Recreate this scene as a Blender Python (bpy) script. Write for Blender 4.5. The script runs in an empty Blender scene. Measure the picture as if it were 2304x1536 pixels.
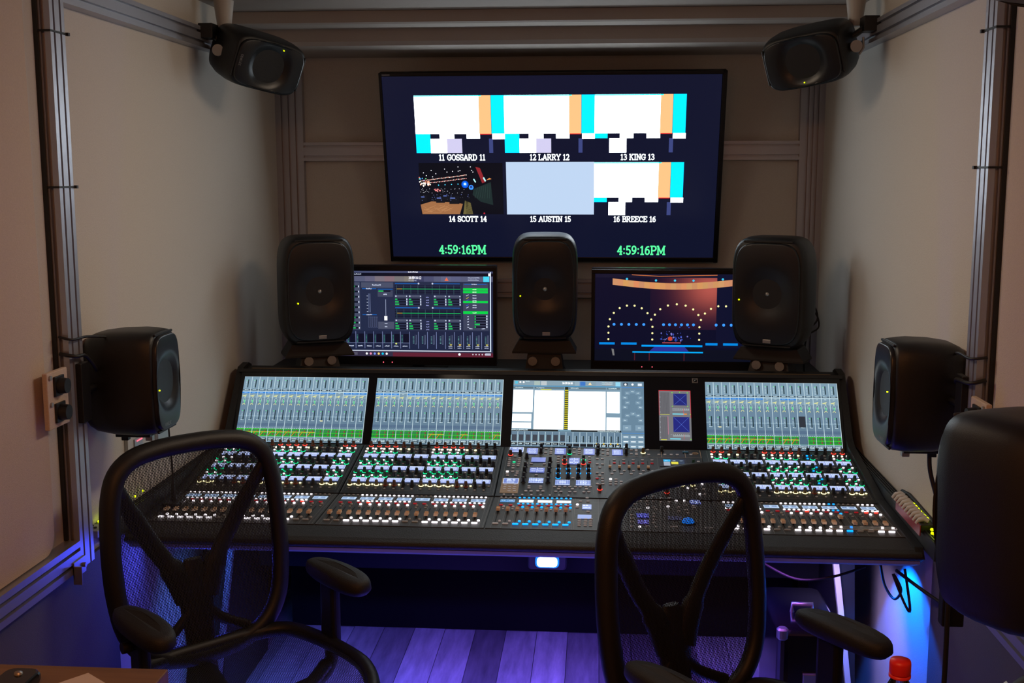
import bpy, math, random
from mathutils import Vector, Matrix, Euler
rnd = random.Random(7)
R = math.radians
D = bpy.data
COL = bpy.context.scene.collection
SC = bpy.context.scene

# ------------------------------------------------------------------ camera
cam_d = D.cameras.new('camera'); cam = D.objects.new('camera', cam_d); COL.objects.link(cam)
cam_d.sensor_width = 36.0; cam_d.lens = 2562.9 / 2304 * 36.0; cam_d.clip_start = 0.05
_r = Vector((0.997217, 0.07454263, -0.00128632)); _u = Vector((-0.00951637, 0.14438277, 0.98947615)); _f = Vector((-0.07394388, 0.9867102, -0.14469033))
cm = Matrix((_r, _u, -_f)).transposed().to_4x4(); cm.translation = Vector((0.2293, 0.0, 1.8349)); cam.matrix_world = cm
SC.camera = cam

# ------------------------------------------------------------------ world, exposure
wd = D.worlds.new('world'); SC.world = wd; wd.use_nodes = True
wd.node_tree.nodes['Background'].inputs[0].default_value = (0.02, 0.016, 0.014, 1)
wd.node_tree.nodes['Background'].inputs[1].default_value = 0.3
SC.view_settings.view_transform = 'Standard'; SC.view_settings.look = 'None'
SC.view_settings.exposure = 0.0; SC.view_settings.gamma = 1.0; SC.view_settings.use_curve_mapping = False

# ------------------------------------------------------------------ lamps of the room, and added fills
def area(name, loc, target, size, power, col, sy=None, spread=180):
    l = D.lights.new(name, 'AREA'); l.shape = 'RECTANGLE'; l.size = size; l.size_y = sy or size
    l.energy = power; l.color = col; l.spread = R(spread)
    o = D.objects.new(name, l); COL.objects.link(o); o.location = loc
    o.rotation_euler = (Vector(target) - Vector(loc)).to_track_quat('-Z', 'Y').to_euler(); return o
def spot(name, loc, target, power, col, angle=50, blend=.3, rad=.02):
    l = D.lights.new(name, 'SPOT'); l.energy = power; l.color = col; l.spot_size = R(angle); l.spot_blend = blend; l.shadow_soft_size = rad
    o = D.objects.new(name, l); COL.objects.link(o); o.location = loc
    o.rotation_euler = (Vector(target) - Vector(loc)).to_track_quat('-Z', 'Y').to_euler(); return o
for _s, _n in ((-1, 'ceiling_lamp_light_left'), (1, 'ceiling_lamp_light_right')):
    area(_n, (-_s * 0.45, 3.2, 2.40), (_s * 1.185, 3.3, 1.30), 0.9, 4.5, (1.0, 0.78, 0.57), 0.25, spread=108)
area('rear_lamp_light', (0.0, 0.6, 2.40), (0.0, 1.0, 0), 0.9, 15.0, (1.0, 0.37, 0.12), 0.6)
area('under_desk_strip_light', (0.0, 3.42, 0.70), (0.0, 3.55, 0), 1.5, 16.0, (0.09, 0.09, 1.0), 0.05, spread=140)
area('under_desk_violet_light', (0.25, 3.30, 0.70), (0.3, 3.7, 0), 1.2, 2.7, (0.50, 0.14, 1.0), 0.05, spread=120)
spot('under_desk_wall_light', (1.02, 3.40, 0.69), (1.185, 3.33, 0.30), 21.0, (0.0, 0.12, 1.0), 105, .08)
area('floor_fill_light', (-0.1, 2.98, 0.02), (-0.1, 3.06, 1.0), 1.7, 2.2, (0.05, 0.07, 1.0), 0.04, spread=150)  # added upward blue fill for the console front rail, out of view
area('under_desk_left_light', (-1.0, 3.3, 0.68), (-1.19, 2.7, 0.45), 0.25, 0.8, (0.05, 0.07, 1.0), 0.05)

for _s, _n, _c in ((-1, 'leg_fill_left', (0.05, 0.22, 1.0)), (1, 'leg_fill_right', (0.55, 0.42, 1.0))):
    area(_n, (_s * 0.93, 3.40, 0.70), (_s * 1.01, 3.60, 0.36), 0.08, 0.9, _c, 0.04, spread=90)  # added fills that brighten the edge strips on the console legs
# ------------------------------------------------------------------ materials
def srgb(r, g, b, k=1.0):
    f = lambda c: (c / 255 / 12.92) if c <= 10 else ((c / 255 + .055) / 1.055) ** 2.4
    return (f(r) * k, f(g) * k, f(b) * k)
def mat(name, col, rough=.5, metal=0.0, emit=None, es=1.0, bump=None, var=None, coat=0, alpha=None, trans=0, spec=.5):
    m = D.materials.new(name); m.use_nodes = True; nt = m.node_tree; b = nt.nodes['Principled BSDF']
    b.inputs['Base Color'].default_value = (*col, 1); b.inputs['Roughness'].default_value = rough
    b.inputs['Metallic'].default_value = metal; b.inputs['Specular IOR Level'].default_value = spec
    if trans: b.inputs['Transmission Weight'].default_value = trans; b.inputs['IOR'].default_value = 1.35
    if coat: b.inputs['Coat Weight'].default_value = coat
    if emit: b.inputs['Emission Color'].default_value = (*emit, 1); b.inputs['Emission Strength'].default_value = es
    if bump or var:
        tc = nt.nodes.new('ShaderNodeTexCoord')
    if bump:
        n = nt.nodes.new('ShaderNodeTexNoise'); n.inputs['Scale'].default_value = bump[0]; n.inputs['Detail'].default_value = 4
        nt.links.new(tc.outputs['Object'], n.inputs['Vector'])
        bp = nt.nodes.new('ShaderNodeBump'); bp.inputs['Strength'].default_value = bump[1]; bp.inputs['Distance'].default_value = .01
        nt.links.new(n.outputs['Fac'], bp.inputs['Height']); nt.links.new(bp.outputs['Normal'], b.inputs['Normal'])
    if var:
        n = nt.nodes.new('ShaderNodeTexNoise'); n.inputs['Scale'].default_value = var[0]; n.inputs['Detail'].default_value = 5
        nt.links.new(tc.outputs['Object'], n.inputs['Vector'])
        mx = nt.nodes.new('ShaderNodeMix'); mx.data_type = 'RGBA'
        mx.inputs[6].default_value = (*[c * (1 - var[1]) for c in col], 1); mx.inputs[7].default_value = (*[min(1, c * (1 + var[1])) for c in col], 1)
        nt.links.new(n.outputs['Fac'], mx.inputs[0]); nt.links.new(mx.outputs[2], b.inputs['Base Color'])
    return m
WALL = mat('wall_fabric', (.60, .56, .50), .95, bump=(420, .25), var=(260, .10), spec=.2)
TINTW = mat('lamp_tinted_panel', (.58, .47, .37), .95, bump=(420, .25), var=(260, .10), spec=.2)  # wall tan turned warmer, orange lamplight put into the colour
CEIL = mat('ceiling_panel', (.40, .35, .31), .8, bump=(200, .1), var=(5, .06), spec=.3)
ALU = mat('aluminium', (.46, .46, .50), .42, .75, bump=(900, .05))
BLACK = mat('black_plastic', (.007, .007, .0075), .45, bump=(600, .08))
DARK = mat('dark_powder_coat', (.011, .011, .0115), .5, bump=(900, .12))
PANEL = mat('console_panel', (.046, .044, .040), .48, bump=(900, .06))
PANEL2 = mat('console_upper_panel', (.018, .018, .019), .45, bump=(900, .05))
UNDER = mat('rest_underside', (.34, .34, .35), .6)
LEATHER = mat('padded_armrest', (.017, .016, .015), .6, bump=(260, .3))
GLOSS = mat('gloss_black', (.006, .006, .007), .12)
BEZ = mat('bezel_black', (.010, .010, .011), .3)
SPK = mat('speaker_cabinet', (.0095, .0095, .0095), .42, bump=(700, .12))
SPKF = mat('speaker_baffle', (.012, .013, .015), .32, bump=(500, .05))
CONE = mat('speaker_cone', (.008, .008, .009), .5)
METAL = mat('brushed_metal', (.42, .40, .37), .4, .85)
CABLE = mat('cable_rubber', (.010, .010, .010), .55)
TAN = mat('tan_line', (.85, .64, .42), .5)
MATTE = mat('matte_black', (.0022, .0022, .0025), .8, spec=.2)
COPPER = mat('fader_cap', (.92, .68, .46), .4, .1, bump=(500, .1))
GREY = mat('button_grey', (.62, .62, .65), .5, emit=(.9, .92, 1), es=.055)
REDB = mat('button_red', (.50, .02, .03), .45, emit=(.5, .01, .02), es=.35)
CHAIRF = mat('chair_frame', (.009, .0085, .008), .48, bump=(400, .1))
CHAIRP = mat('chair_pad', (.015, .014, .012), .6, bump=(300, .15))
WHITE = mat('white_plastic', (.55, .53, .50), .5)
WOOD = None
LOWER = mat('lower_cladding', (.10, .095, .10), .75, bump=(300, .15))
def emi(name, col, s): return mat(name, (.02, .02, .02), .4, emit=col, es=s)
L_W = emi('lit_white', (1, .90, .97), 2.6); L_G = emi('lit_green', (.0, .80, .30), 1.25); L_Y = emi('lit_yellow', (1, .86, .42), 2.2)
L_R = emi('lit_red', (1, .05, .03), 1.6); L_B = emi('lit_blue', (.0, .30, 1), 1.9); L_WY = emi('lit_warm_white', (1, .92, .62), 2.6)
DIM = mat('button_dim', (.36, .35, .33), .5, emit=(.9, .85, .8), es=.02)
LEDY = emi('led_yellow_green', (.75, 1.0, .0), 3.0); LEDR = emi('led_red', (1, .08, .12), 3.0)
def display_mat():
    m = D.materials.new('display'); m.use_nodes = True; nt = m.node_tree; b = nt.nodes['Principled BSDF']
    b.inputs['Base Color'].default_value = (.008, .008, .009, 1); b.inputs['Roughness'].default_value = .28
    a = nt.nodes.new('ShaderNodeAttribute'); a.attribute_name = 'Col'
    nt.links.new(a.outputs['Color'], b.inputs['Emission Color']); b.inputs['Emission Strength'].default_value = 1.0
    return m
DISP = display_mat()
def floor_mat():
    m = D.materials.new('vinyl_plank'); m.use_nodes = True; nt = m.node_tree; b = nt.nodes['Principled BSDF']; N = nt.nodes.new; Lk = nt.links.new
    tc = N('ShaderNodeTexCoord'); mp = N('ShaderNodeMapping'); mp.inputs['Rotation'].default_value = (0, 0, R(90)); Lk(tc.outputs['Object'], mp.inputs[0])
    br = N('ShaderNodeTexBrick'); br.inputs['Scale'].default_value = 1; br.inputs['Brick Width'].default_value = 1.1; br.inputs['Row Height'].default_value = .125
    br.inputs['Mortar Size'].default_value = .0012; br.offset = .37; br.inputs['Color1'].default_value = (.16, .15, .15, 1); br.inputs['Color2'].default_value = (.52, .50, .50, 1)
    br.inputs['Mortar'].default_value = (.05, .05, .05, 1); br.inputs['Bias'].default_value = 0; Lk(mp.outputs[0], br.inputs[0])
    m2 = N('ShaderNodeMapping'); m2.inputs['Scale'].default_value = (9, 1.2, 1); Lk(tc.outputs['Object'], m2.inputs[0])
    n = N('ShaderNodeTexNoise'); n.inputs['Scale'].default_value = 3; n.inputs['Detail'].default_value = 8; n.inputs['Roughness'].default_value = .65; Lk(m2.outputs[0], n.inputs[0])
    mx = N('ShaderNodeMix'); mx.data_type = 'RGBA'; mx.blend_type = 'OVERLAY'; mx.inputs[0].default_value = .9; Lk(br.outputs[0], mx.inputs[6]); Lk(n.outputs['Fac'], mx.inputs[7])
    Lk(mx.outputs[2], b.inputs['Base Color']); b.inputs['Roughness'].default_value = .42
    return m
FLOORM = floor_mat()
def mesh_mat():
    m = D.materials.new('woven_mesh'); m.use_nodes = True; nt = m.node_tree; b = nt.nodes['Principled BSDF']; N = nt.nodes.new; Lk = nt.links.new
    b.inputs['Base Color'].default_value = (.010, .0095, .009, 1); b.inputs['Roughness'].default_value = .7
    tc = N('ShaderNodeUVMap'); tc.uv_map = 'UVMap'
    br = N('ShaderNodeTexBrick'); br.inputs['Scale'].default_value = 1; br.inputs['Brick Width'].default_value = .0092; br.inputs['Row Height'].default_value = .0042
    br.inputs['Mortar Size'].default_value = .00098; br.inputs['Mortar Smooth'].default_value = .1; br.offset = .5; Lk(tc.outputs[0], br.inputs[0])
    tr = N('ShaderNodeBsdfTransparent'); mx = N('ShaderNodeMixShader'); Lk(br.outputs['Fac'], mx.inputs[0]); Lk(tr.outputs[0], mx.inputs[1]); Lk(b.outputs[0], mx.inputs[2])
    Lk(mx.outputs[0], nt.nodes['Material Output'].inputs[0]); return m
MESHM = mesh_mat()
def wood_mat():
    m = mat('table_laminate', (.20, .12, .06), .45); nt = m.node_tree; b = nt.nodes['Principled BSDF']
    tc = nt.nodes.new('ShaderNodeTexCoord'); mp = nt.nodes.new('ShaderNodeMapping'); mp.inputs['Scale'].default_value = (2, 30, 2); w = nt.nodes.new('ShaderNodeTexNoise'); w.inputs['Scale'].default_value = 3
    cr = nt.nodes.new('ShaderNodeMix'); cr.data_type = 'RGBA'; cr.inputs[6].default_value = (.14, .08, .04, 1); cr.inputs[7].default_value = (.30, .18, .09, 1)
    nt.links.new(tc.outputs['Object'], mp.inputs[0]); nt.links.new(mp.outputs[0], w.inputs[0]); nt.links.new(w.outputs['Fac'], cr.inputs[0]); nt.links.new(cr.outputs[2], b.inputs['Base Color']); return m
WOOD = wood_mat()

# ------------------------------------------------------------------ mesh helpers
class MB:
    def __init__(s): s.v = []; s.f = []; s.m = []; s.mats = []; s.sm = []; s.uv = None
    def mi(s, m):
        if m not in s.mats: s.mats.append(m)
        return s.mats.index(m)
    def add(s, vs, fs, m, smooth=False):
        b = len(s.v); k = s.mi(m); s.v += [tuple(v) for v in vs]
        for f in fs: s.f.append([b + i for i in f]); s.m.append(k); s.sm.append(smooth)
    def box(s, c, d, m, rot=None, taper=None):
        hx, hy, hz = d[0] / 2, d[1] / 2, d[2] / 2; t = taper or 1.0
        vs = [Vector((x * (t if z > 0 else 1), y * (t if z > 0 else 1), z)) for x in (-hx, hx) for y in (-hy, hy) for z in (-hz, hz)]
        if rot is not None: vs = [rot @ v for v in vs]
        c = Vector(c); s.add([v + c for v in vs], [(0, 1, 3, 2), (4, 6, 7, 5), (0, 4, 5, 1), (2, 3, 7, 6), (0, 2, 6, 4), (1, 5, 7, 3)], m)
    def rbox(s, c, d, m, r=.004, rot=None, seg=3, axis=2):
        # rounded outline extruded along axis, with small chamfer
        a, b2 = [i for i in range(3) if i != axis]; hx, hy, h = d[a] / 2, d[b2] / 2, d[axis] / 2; r = min(r, hx * .98, hy * .98)
        out = []
        for q, (sx, sy) in enumerate(((1, 1), (-1, 1), (-1, -1), (1, -1))):
            for k in range(seg + 1):
                t = R(90 * q + 90 * k / seg); out.append((sx * (hx - r) + r * math.cos(t), sy * (hy - r) + r * math.sin(t)))
        ch = min(r * .4, h * .4); rings = []
        for z, g in ((-h, ch), (-h + ch, 0), (h - ch, 0), (h, ch)):
            ring = []
            for x, y in out:
                p = [0, 0, 0]; p[a] = x * (1 - g / hx); p[b2] = y * (1 - g / hy); p[axis] = z; v = Vector(p)
                ring.append((rot @ v if rot is not None else v) + Vector(c))
            rings.append(ring)
        s.loft(rings, m, cap=True)
    def loft(s, rings, m, cap=True, closed=True, smooth=False, loop=False):
        n = len(rings[0]); vs = [p for r_ in rings for p in r_]; fs = []
        K = len(rings)
        for i in range(K if loop else K - 1):
            j = (i + 1) % K
            for k in range(n if closed else n - 1):
                k2 = (k + 1) % n; fs.append((i * n + k, i * n + k2, j * n + k2, j * n + k))
        s.add(vs, fs, m, smooth)
        if cap and not loop:
            s.add(rings[0], [tuple(range(n))[::-1]], m); s.add(rings[-1], [tuple(range(n))], m)
    def cyl(s, p, q, r1, m, r2=None, n=16, smooth=True, cap=True):
        p, q = Vector(p), Vector(q); d = (q - p).normalized(); a = d.orthogonal().normalized(); b = d.cross(a); r2 = r1 if r2 is None else r2
        ring = lambda c, r: [c + a * r * math.cos(2 * math.pi * k / n) + b * r * math.sin(2 * math.pi * k / n) for k in range(n)]
        s.loft([ring(p, r1), ring(q, r2)], m, cap=cap, smooth=smooth)
    def tube(s, pts, r, m, n=10, loop=False, flat=None, up=None, cap=True):
        pts = [Vector(p) for p in pts]; K = len(pts); rings = []; prev = None
        for i, p in enumerate(pts):
            if loop: t = pts[(i + 1) % K] - pts[i - 1]
            else: t = pts[min(i + 1, K - 1)] - pts[max(i - 1, 0)]
            t.normalize()
            if up is not None: a = (Vector(up) - t * Vector(up).dot(t)).normalized()
            elif prev is None: a = t.orthogonal().normalized()
            else: a = (prev - t * prev.dot(t)).normalized()
            prev = a; b = t.cross(a); rr = r[i] if isinstance(r, (list, tuple)) else r; fl = flat or 1
            rings.append([p + a * rr * fl * math.cos(2 * math.pi * k / n) + b * rr * math.sin(2 * math.pi * k / n) for k in range(n)])
        s.loft(rings, m, cap=cap, smooth=True, loop=loop)
    def lathe(s, prof, m, c=(0, 0, 0), n=24, smooth=True, rot=None):
        rings = []
        for r_, z in prof:
            rings.append([Vector((r_ * math.cos(2 * math.pi * k / n), r_ * math.sin(2 * math.pi * k / n), z)) for k in range(n)])
        if rot is not None: rings = [[rot @ p for p in q] for q in rings]
        rings = [[p + Vector(c) for p in q] for q in rings]
        s.loft(rings, m, cap=True, smooth=smooth)
    def prism(s, poly, axis, a0, a1, m, smooth=False):
        # poly in the two other axes, extruded along axis
        o = [i for i in range(3) if i != axis]; rings = []
        for a in (a0, a1):
            ring = []
            for x, y in poly:
                p = [0, 0, 0]; p[o[0]] = x; p[o[1]] = y; p[axis] = a; ring.append(Vector(p))
            rings.append(ring)
        s.loft(rings, m, cap=True, smooth=smooth)
    def build(s, name, parent=None, bevel=None, sub=None, uv=None):
        me = D.meshes.new(name); me.from_pydata(s.v, [], s.f); 
        for mm in s.mats: me.materials.append(mm)
        me.polygons.foreach_set('material_index', s.m); me.polygons.foreach_set('use_smooth', s.sm)
        if uv:
            l = me.uv_layers.new(name='UVMap')
            for lp in me.loops: l.data[lp.index].uv = uv[lp.vertex_index]
        me.update(); 
        import bmesh
        bm = bmesh.new(); bm.from_mesh(me); bmesh.ops.recalc_face_normals(bm, faces=bm.faces); bm.to_mesh(me); bm.free()
        o = D.objects.new(name, me); COL.objects.link(o)
        if parent is not None: o.parent = parent
        if bevel:
            md = o.modifiers.new('bevel', 'BEVEL'); md.width = bevel; md.segments = 2; md.limit_method = 'ANGLE'; md.angle_limit = R(40)
        if sub:
            md = o.modifiers.new('sub', 'SUBSURF'); md.levels = sub; md.render_levels = sub
        return o
def tag(o, label, cat, group=None, kind=None):
    o['label'] = label; o['category'] = cat
    if group: o['group'] = group
    if kind: o['kind'] = kind
    return o
def thing(name, label, cat, loc=(0, 0, 0), rot=(0, 0, 0), group=None):
    o = D.objects.new(name, None); COL.objects.link(o); o.location = loc; o.rotation_euler = rot; o.empty_display_size = .05
    return tag(o, label, cat, group)
def struct(mb, name, **k):
    o = mb.build(name, **k); o['kind'] = 'structure'; return o
def put(ob, name, parent, loc=None, rot=None):
    c = D.objects.new(name, ob.data); COL.objects.link(c); c.parent = parent
    if loc is not None: c.location = loc
    if rot is not None: c.rotation_euler = rot
    return c
def copy_tree(o, parent=None):
    c = o.copy(); COL.objects.link(c); c.parent = parent
    for ch in list(o.children): copy_tree(ch, c)
    return c

# ------------------------------------------------------------------ flat screen pictures (all emissive, one mesh per screen)
def arcp(cx, cy, rx, ry, a0, a1, n=10):
    return [(cx + rx * math.cos(R(a0 + (a1 - a0) * i / n)), cy + ry * math.sin(R(a0 + (a1 - a0) * i / n))) for i in range(n + 1)]
def srf(x, y, w=.22): return [(x - w, y), (x + w, y)]
GL = {
 'A': (1.0, [[(.08, 0), (.5, 1), (.92, 0)], [(.22, .35), (.78, .35)], srf(.08, 0, .16), srf(.92, 0, .16)]),
 'B': (.9, [[(.15, 0), (.15, 1)], [(.0, 1), (.5, 1)] + arcp(.5, .76, .28, .24, 90, -90) + [(.15, .52)], [(.5, .52)] + arcp(.52, .26, .32, .26, 90, -90) + [(0, 0)]]),
 'C': (.95, [arcp(.52, .5, .44, .5, 45, 315, 16), [(.86, .98), (.86, .72)]]),
 'D': (1.0, [[(.15, 0), (.15, 1)], [(0, 1), (.4, 1)] + arcp(.4, .5, .48, .5, 90, -90, 14) + [(0, 0)]]),
 'E': (.85, [[(.15, 0), (.15, 1)], [(0, 1), (.8, 1), (.8, .82)], [(.15, .52), (.6, .52)], [(0, 0), (.82, 0), (.82, .2)]]),
 'G': (1.0, [arcp(.52, .5, .44, .5, 45, 320, 16), [(.88, .98), (.88, .72)], [(.58, .44), (1.0, .44)], [(.86, .44), (.86, .12)]]),
 'I': (.45, [[(.22, 0), (.22, 1)], srf(.22, 1, .2), srf(.22, 0, .2)]),
 'K': (1.0, [[(.15, 0), (.15, 1)], [(.8, 1), (.15, .42)], [(.36, .6), (.86, 0)], srf(.15, 0, .16), srf(.15, 1, .16), srf(.8, 1, .14), srf(.86, 0, .14)]),
 'L': (.85, [[(.15, 0), (.15, 1)], srf(.15, 1, .18), [(0, 0), (.78, 0), (.78, .24)]]),
 'M': (1.2, [[(.15, 0), (.15, 1), (.6, .15), (1.05, 1), (1.05, 0)], srf(.12, 0, .15), srf(1.05, 0, .16), srf(.1, 1, .1), srf(1.1, 1, .1)]),
 'N': (1.0, [[(.15, 0), (.15, 1), (.85, 0), (.85, 1)], srf(.15, 0, .15), srf(.85, 1, .15), srf(.1, 1, .1)]),
 'O': (1.0, [arcp(.5, .5, .44, .5, 0, 360, 20)]),
 'P': (.88, [[(.18, 0), (.18, 1)], [(0, 1), (.5, 1)] + arcp(.5, .73, .32, .27, 90, -90) + [(.18, .46)], srf(.18, 0, .18)]),
 'Q': (1.0, [arcp(.5, .5, .44, .5, 0, 360, 20), [(.55, .25), (.9, -.12)]]),
 'R': (.98, [[(.15, 0), (.15, 1)], [(0, 1), (.48, 1)] + arcp(.48, .75, .3, .25, 90, -90) + [(.15, .5)], [(.45, .5), (.85, 0)], srf(.15, 0, .16), srf(.88, 0, .12)]),
 'S': (.8, [arcp(.4, .74, .32, .26, 30, 270, 10) + arcp(.4, .25, .34, .25, 90, -150, 10), [(.7, .98), (.7, .78)], [(.08, .02), (.08, .24)]]),
 'T': (.9, [[(.45, 0), (.45, 1)], [(.04, .78), (.04, 1), (.86, 1), (.86, .78)], srf(.45, 0, .18)]),
 'U': (1.0, [[(.15, 1), (.15, .35)] + arcp(.5, .35, .35, .35, 180, 360, 10) + [(.85, 1)], srf(.15, 1, .15), srf(.85, 1, .15)]),
 'X': (.95, [[(.1, 0), (.85, 1)], [(.1, 1), (.85, 0)]]),
 'Y': (.95, [[(.08, 1), (.47, .48), (.86, 1)], [(.47, .48), (.47, 0)], srf(.08, 1, .14), srf(.86, 1, .14), srf(.47, 0, .18)]),
 '0': (.72, [arcp(.35, .5, .3, .5, 0, 360, 18)]),
 '1': (.6, [[(.08, .82), (.3, 1), (.3, 0)], srf(.3, 0, .22)]),
 '2': (.72, [arcp(.35, .72, .28, .28, 160, -40, 10) + [(.06, 0), (.66, 0), (.66, .15)]]),
 '3': (.72, [arcp(.32, .75, .27, .25, 150, -90, 10), arcp(.32, .26, .32, .26, 90, -150, 10)]),
 '4': (.75, [[(.52, 0), (.52, 1), (.04, .32), (.7, .32)], srf(.52, 0, .15)]),
 '5': (.72, [[(.6, 1), (.14, 1), (.1, .55)] + arcp(.32, .3, .3, .3, 110, -150, 10)]),
 '6': (.75, [[(.58, .95)] + arcp(.5, .42, .42, .53, 100, 180, 6) + arcp(.36, .3, .28, .3, 180, 540, 14)]),
 '7': (.7, [[(.05, 1), (.62, 1), (.25, 0)]]),
 '8': (.75, [arcp(.36, .75, .26, .25, 0, 360, 12), arcp(.36, .26, .31, .26, 0, 360, 12)]),
 '9': (.75, [[(.12, .05)] + arcp(.2, .58, .44, .53, -80, 0, 6) + arcp(.36, .7, .28, .3, 0, 360, 14)]),
 ':': (.35, [[(.15, .62), (.15, .7)], [(.15, .1), (.15, .18)]]),
 '/': (.5, [[(.05, 0), (.45, 1)]]), ' ': (.42, []), '-': (.5, [[(.08, .45), (.42, .45)]]),
}
class Scr:
    def __init__(s, w, h, base=(0, 0, 0)): s.v = []; s.f = []; s.c = []; s.w = w; s.h = h; s.r(0, 0, w, h, base, 0)
    def q(s, pts, col, L=1):
        b = len(s.v); s.v += [(x, y, L * .00035) for x, y in pts]; s.f.append(list(range(b, b + len(pts)))); s.c.append(col)
    def r(s, x, y, w, h, col, L=1): s.q([(x, y), (x + w, y), (x + w, y + h), (x, y + h)], col, L)
    def line(s, p, q, w, col, L=2):
        dx, dy = q[0] - p[0], q[1] - p[1]; l = math.hypot(dx, dy) or 1e-6; nx, ny = -dy / l * w / 2, dx / l * w / 2; ex, ey = dx / l * w * .3, dy / l * w * .3
        s.q([(p[0] - nx - ex, p[1] - ny - ey), (q[0] - nx + ex, q[1] - ny + ey), (q[0] + nx + ex, q[1] + ny + ey), (p[0] + nx - ex, p[1] + ny - ey)], col, L)
    def disc(s, x, y, r, col, L=2, n=10, ry=None):
        ry = ry or r; s.q([(x + r * math.cos(2 * math.pi * k / n), y + ry * math.sin(2 * math.pi * k / n)) for k in range(n)], col, L)
    def text(s, t, x, y, h, col, w=None, center=True, L=3, sx=.78, sans=False):
        w = w or h * .16; tot = sum(GL[c][0] for c in t) * h * sx + (len(t) - 1) * h * .10; cx = x - tot / 2 if center else x
        for c in t:
            gw, st = GL[c]
            for pl in st:
                for a, b in zip(pl[:-1], pl[1:]): s.line((cx + a[0] * h * sx, y + a[1] * h), (cx + b[0] * h * sx, y + b[1] * h), w, col, L)
            cx += gw * h * sx + h * .10
    def blob(s, x, y, w, h, col, L=3):
        # a short illegible caption, as soft small strokes
        n = max(2, int(w / (h * .8)))
        for i in range(n):
            s.r(x + w * i / n, y + h * rnd.choice((0, .1, .2)), w / n * .78, h * rnd.choice((.6, .8, .9)), col, L)
    def build(s, name, parent, mw, extra=None):
        me = D.meshes.new(name); me.from_pydata(s.v, [], s.f); me.materials.append(DISP)
        a = me.color_attributes.new('Col', 'FLOAT_COLOR', 'CORNER'); k = 0; buf = []
        for p, c in zip(me.polygons, s.c):
            for _ in range(p.loop_total): buf += [c[0], c[1], c[2], 1.0]
        a.data.foreach_set('color', buf); me.update()
        o = D.objects.new(name, me); COL.objects.link(o); o.parent = parent
        o.matrix_local = mw; return o
def plane_m(origin, xa, ya):
    xa, ya = Vector(xa).normalized(), Vector(ya).normalized(); za = xa.cross(ya)
    m = Matrix((xa, ya, za)).transposed().to_4x4(); m.translation = Vector(origin); return m
# ------------------------------------------------------------------ room shell
W = 1.185; BY = 5.03; CZ = 2.446; RY = -1.4
m = MB(); m.box((0, (BY + RY) / 2, -.03), (2 * W + .2, BY - RY + .2, .06), FLOORM); struct(m, 'floor')
m = MB(); m.box((0, BY + .03, CZ / 2), (2 * W + .2, .06, CZ + .1), WALL); struct(m, 'wall_front')
m = MB(); m.box((0, RY - .03, CZ / 2), (2 * W + .2, .06, CZ + .1), WALL); struct(m, 'wall_rear')
for s, nm in ((-1, 'wall_left'), (1, 'wall_right')):
    m = MB(); m.box((s * (W + .03), (BY + RY) / 2, CZ / 2), (.06, BY - RY, CZ + .1), WALL)
    # padded panel nearer than the post, with a rounded lower far corner
    y1 = 2.745 if s < 0 else 2.70; z0 = .872; r = .05
    pl = [(RY + .02, z0), (y1 - r, z0)] + [(y1 - r + r * math.sin(R(a)), z0 + r - r * math.cos(R(a))) for a in (15, 30, 45, 60, 75, 90)] + [(y1, CZ - .005), (RY + .02, CZ - .005)]
    m.prism(pl, 0, s * W, s * (W - .022), TINTW)
    struct(m, nm)
m = MB(); m.box((0, (4.36 + RY) / 2, CZ + .03), (2 * W + .2, 4.36 - RY, .06), CEIL)
m.box((0, 4.70, CZ + .03), (2 * W + .2, .70, .06), CEIL); struct(m, 'ceiling')
# stepped header across the ceiling in front of the screen wall
m = MB(); m.prism([(4.36, CZ), (4.36, 2.403), (4.375, 2.398), (4.55, 2.403), (4.55, 2.355), (4.565, 2.34), (BY, 2.34), (BY, CZ)], 0, -W, W, CEIL); struct(m, 'trim_1')
# aluminium framing: profiles with T slots
def slot_box(m, axis, a0, a1, u0, u1, w0, w1, slots):
    """box along axis between a0,a1; (u,w) the two other axes in order; slots: list of (side, pos) notches 9 mm wide, 7 mm deep"""
    sw, sd = .0048, .014
    pts = []
    def side(name):
        return sorted([p for q, p in slots if q == name])
    # go round: bottom (w0) u0->u1, right (u1) w0->w1, top (w1) u1->u0, left (u0) w1->w0
    pts.append((u0, w0))
    for p in side('b'): pts += [(p - sw, w0), (p - sw, w0 + sd), (p + sw, w0 + sd), (p + sw, w0)]
    pts.append((u1, w0))
    for p in side('r'): pts += [(u1, p - sw), (u1 - sd, p - sw), (u1 - sd, p + sw), (u1, p + sw)]
    pts.append((u1, w1))
    for p in side('t')[::-1]: pts += [(p + sw, w1), (p + sw, w1 - sd), (p - sw, w1 - sd), (p - sw, w1)]
    pts.append((u0, w1))
    for p in side('l')[::-1]: pts += [(u0, p + sw), (u0 + sd, p + sw), (u0 + sd, p - sw), (u0, p - sw)]
    # build walls + caps by quads (concave cap as ngon)
    m.prism(pts, axis, a0, a1, ALU)
F = W - .041
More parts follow.
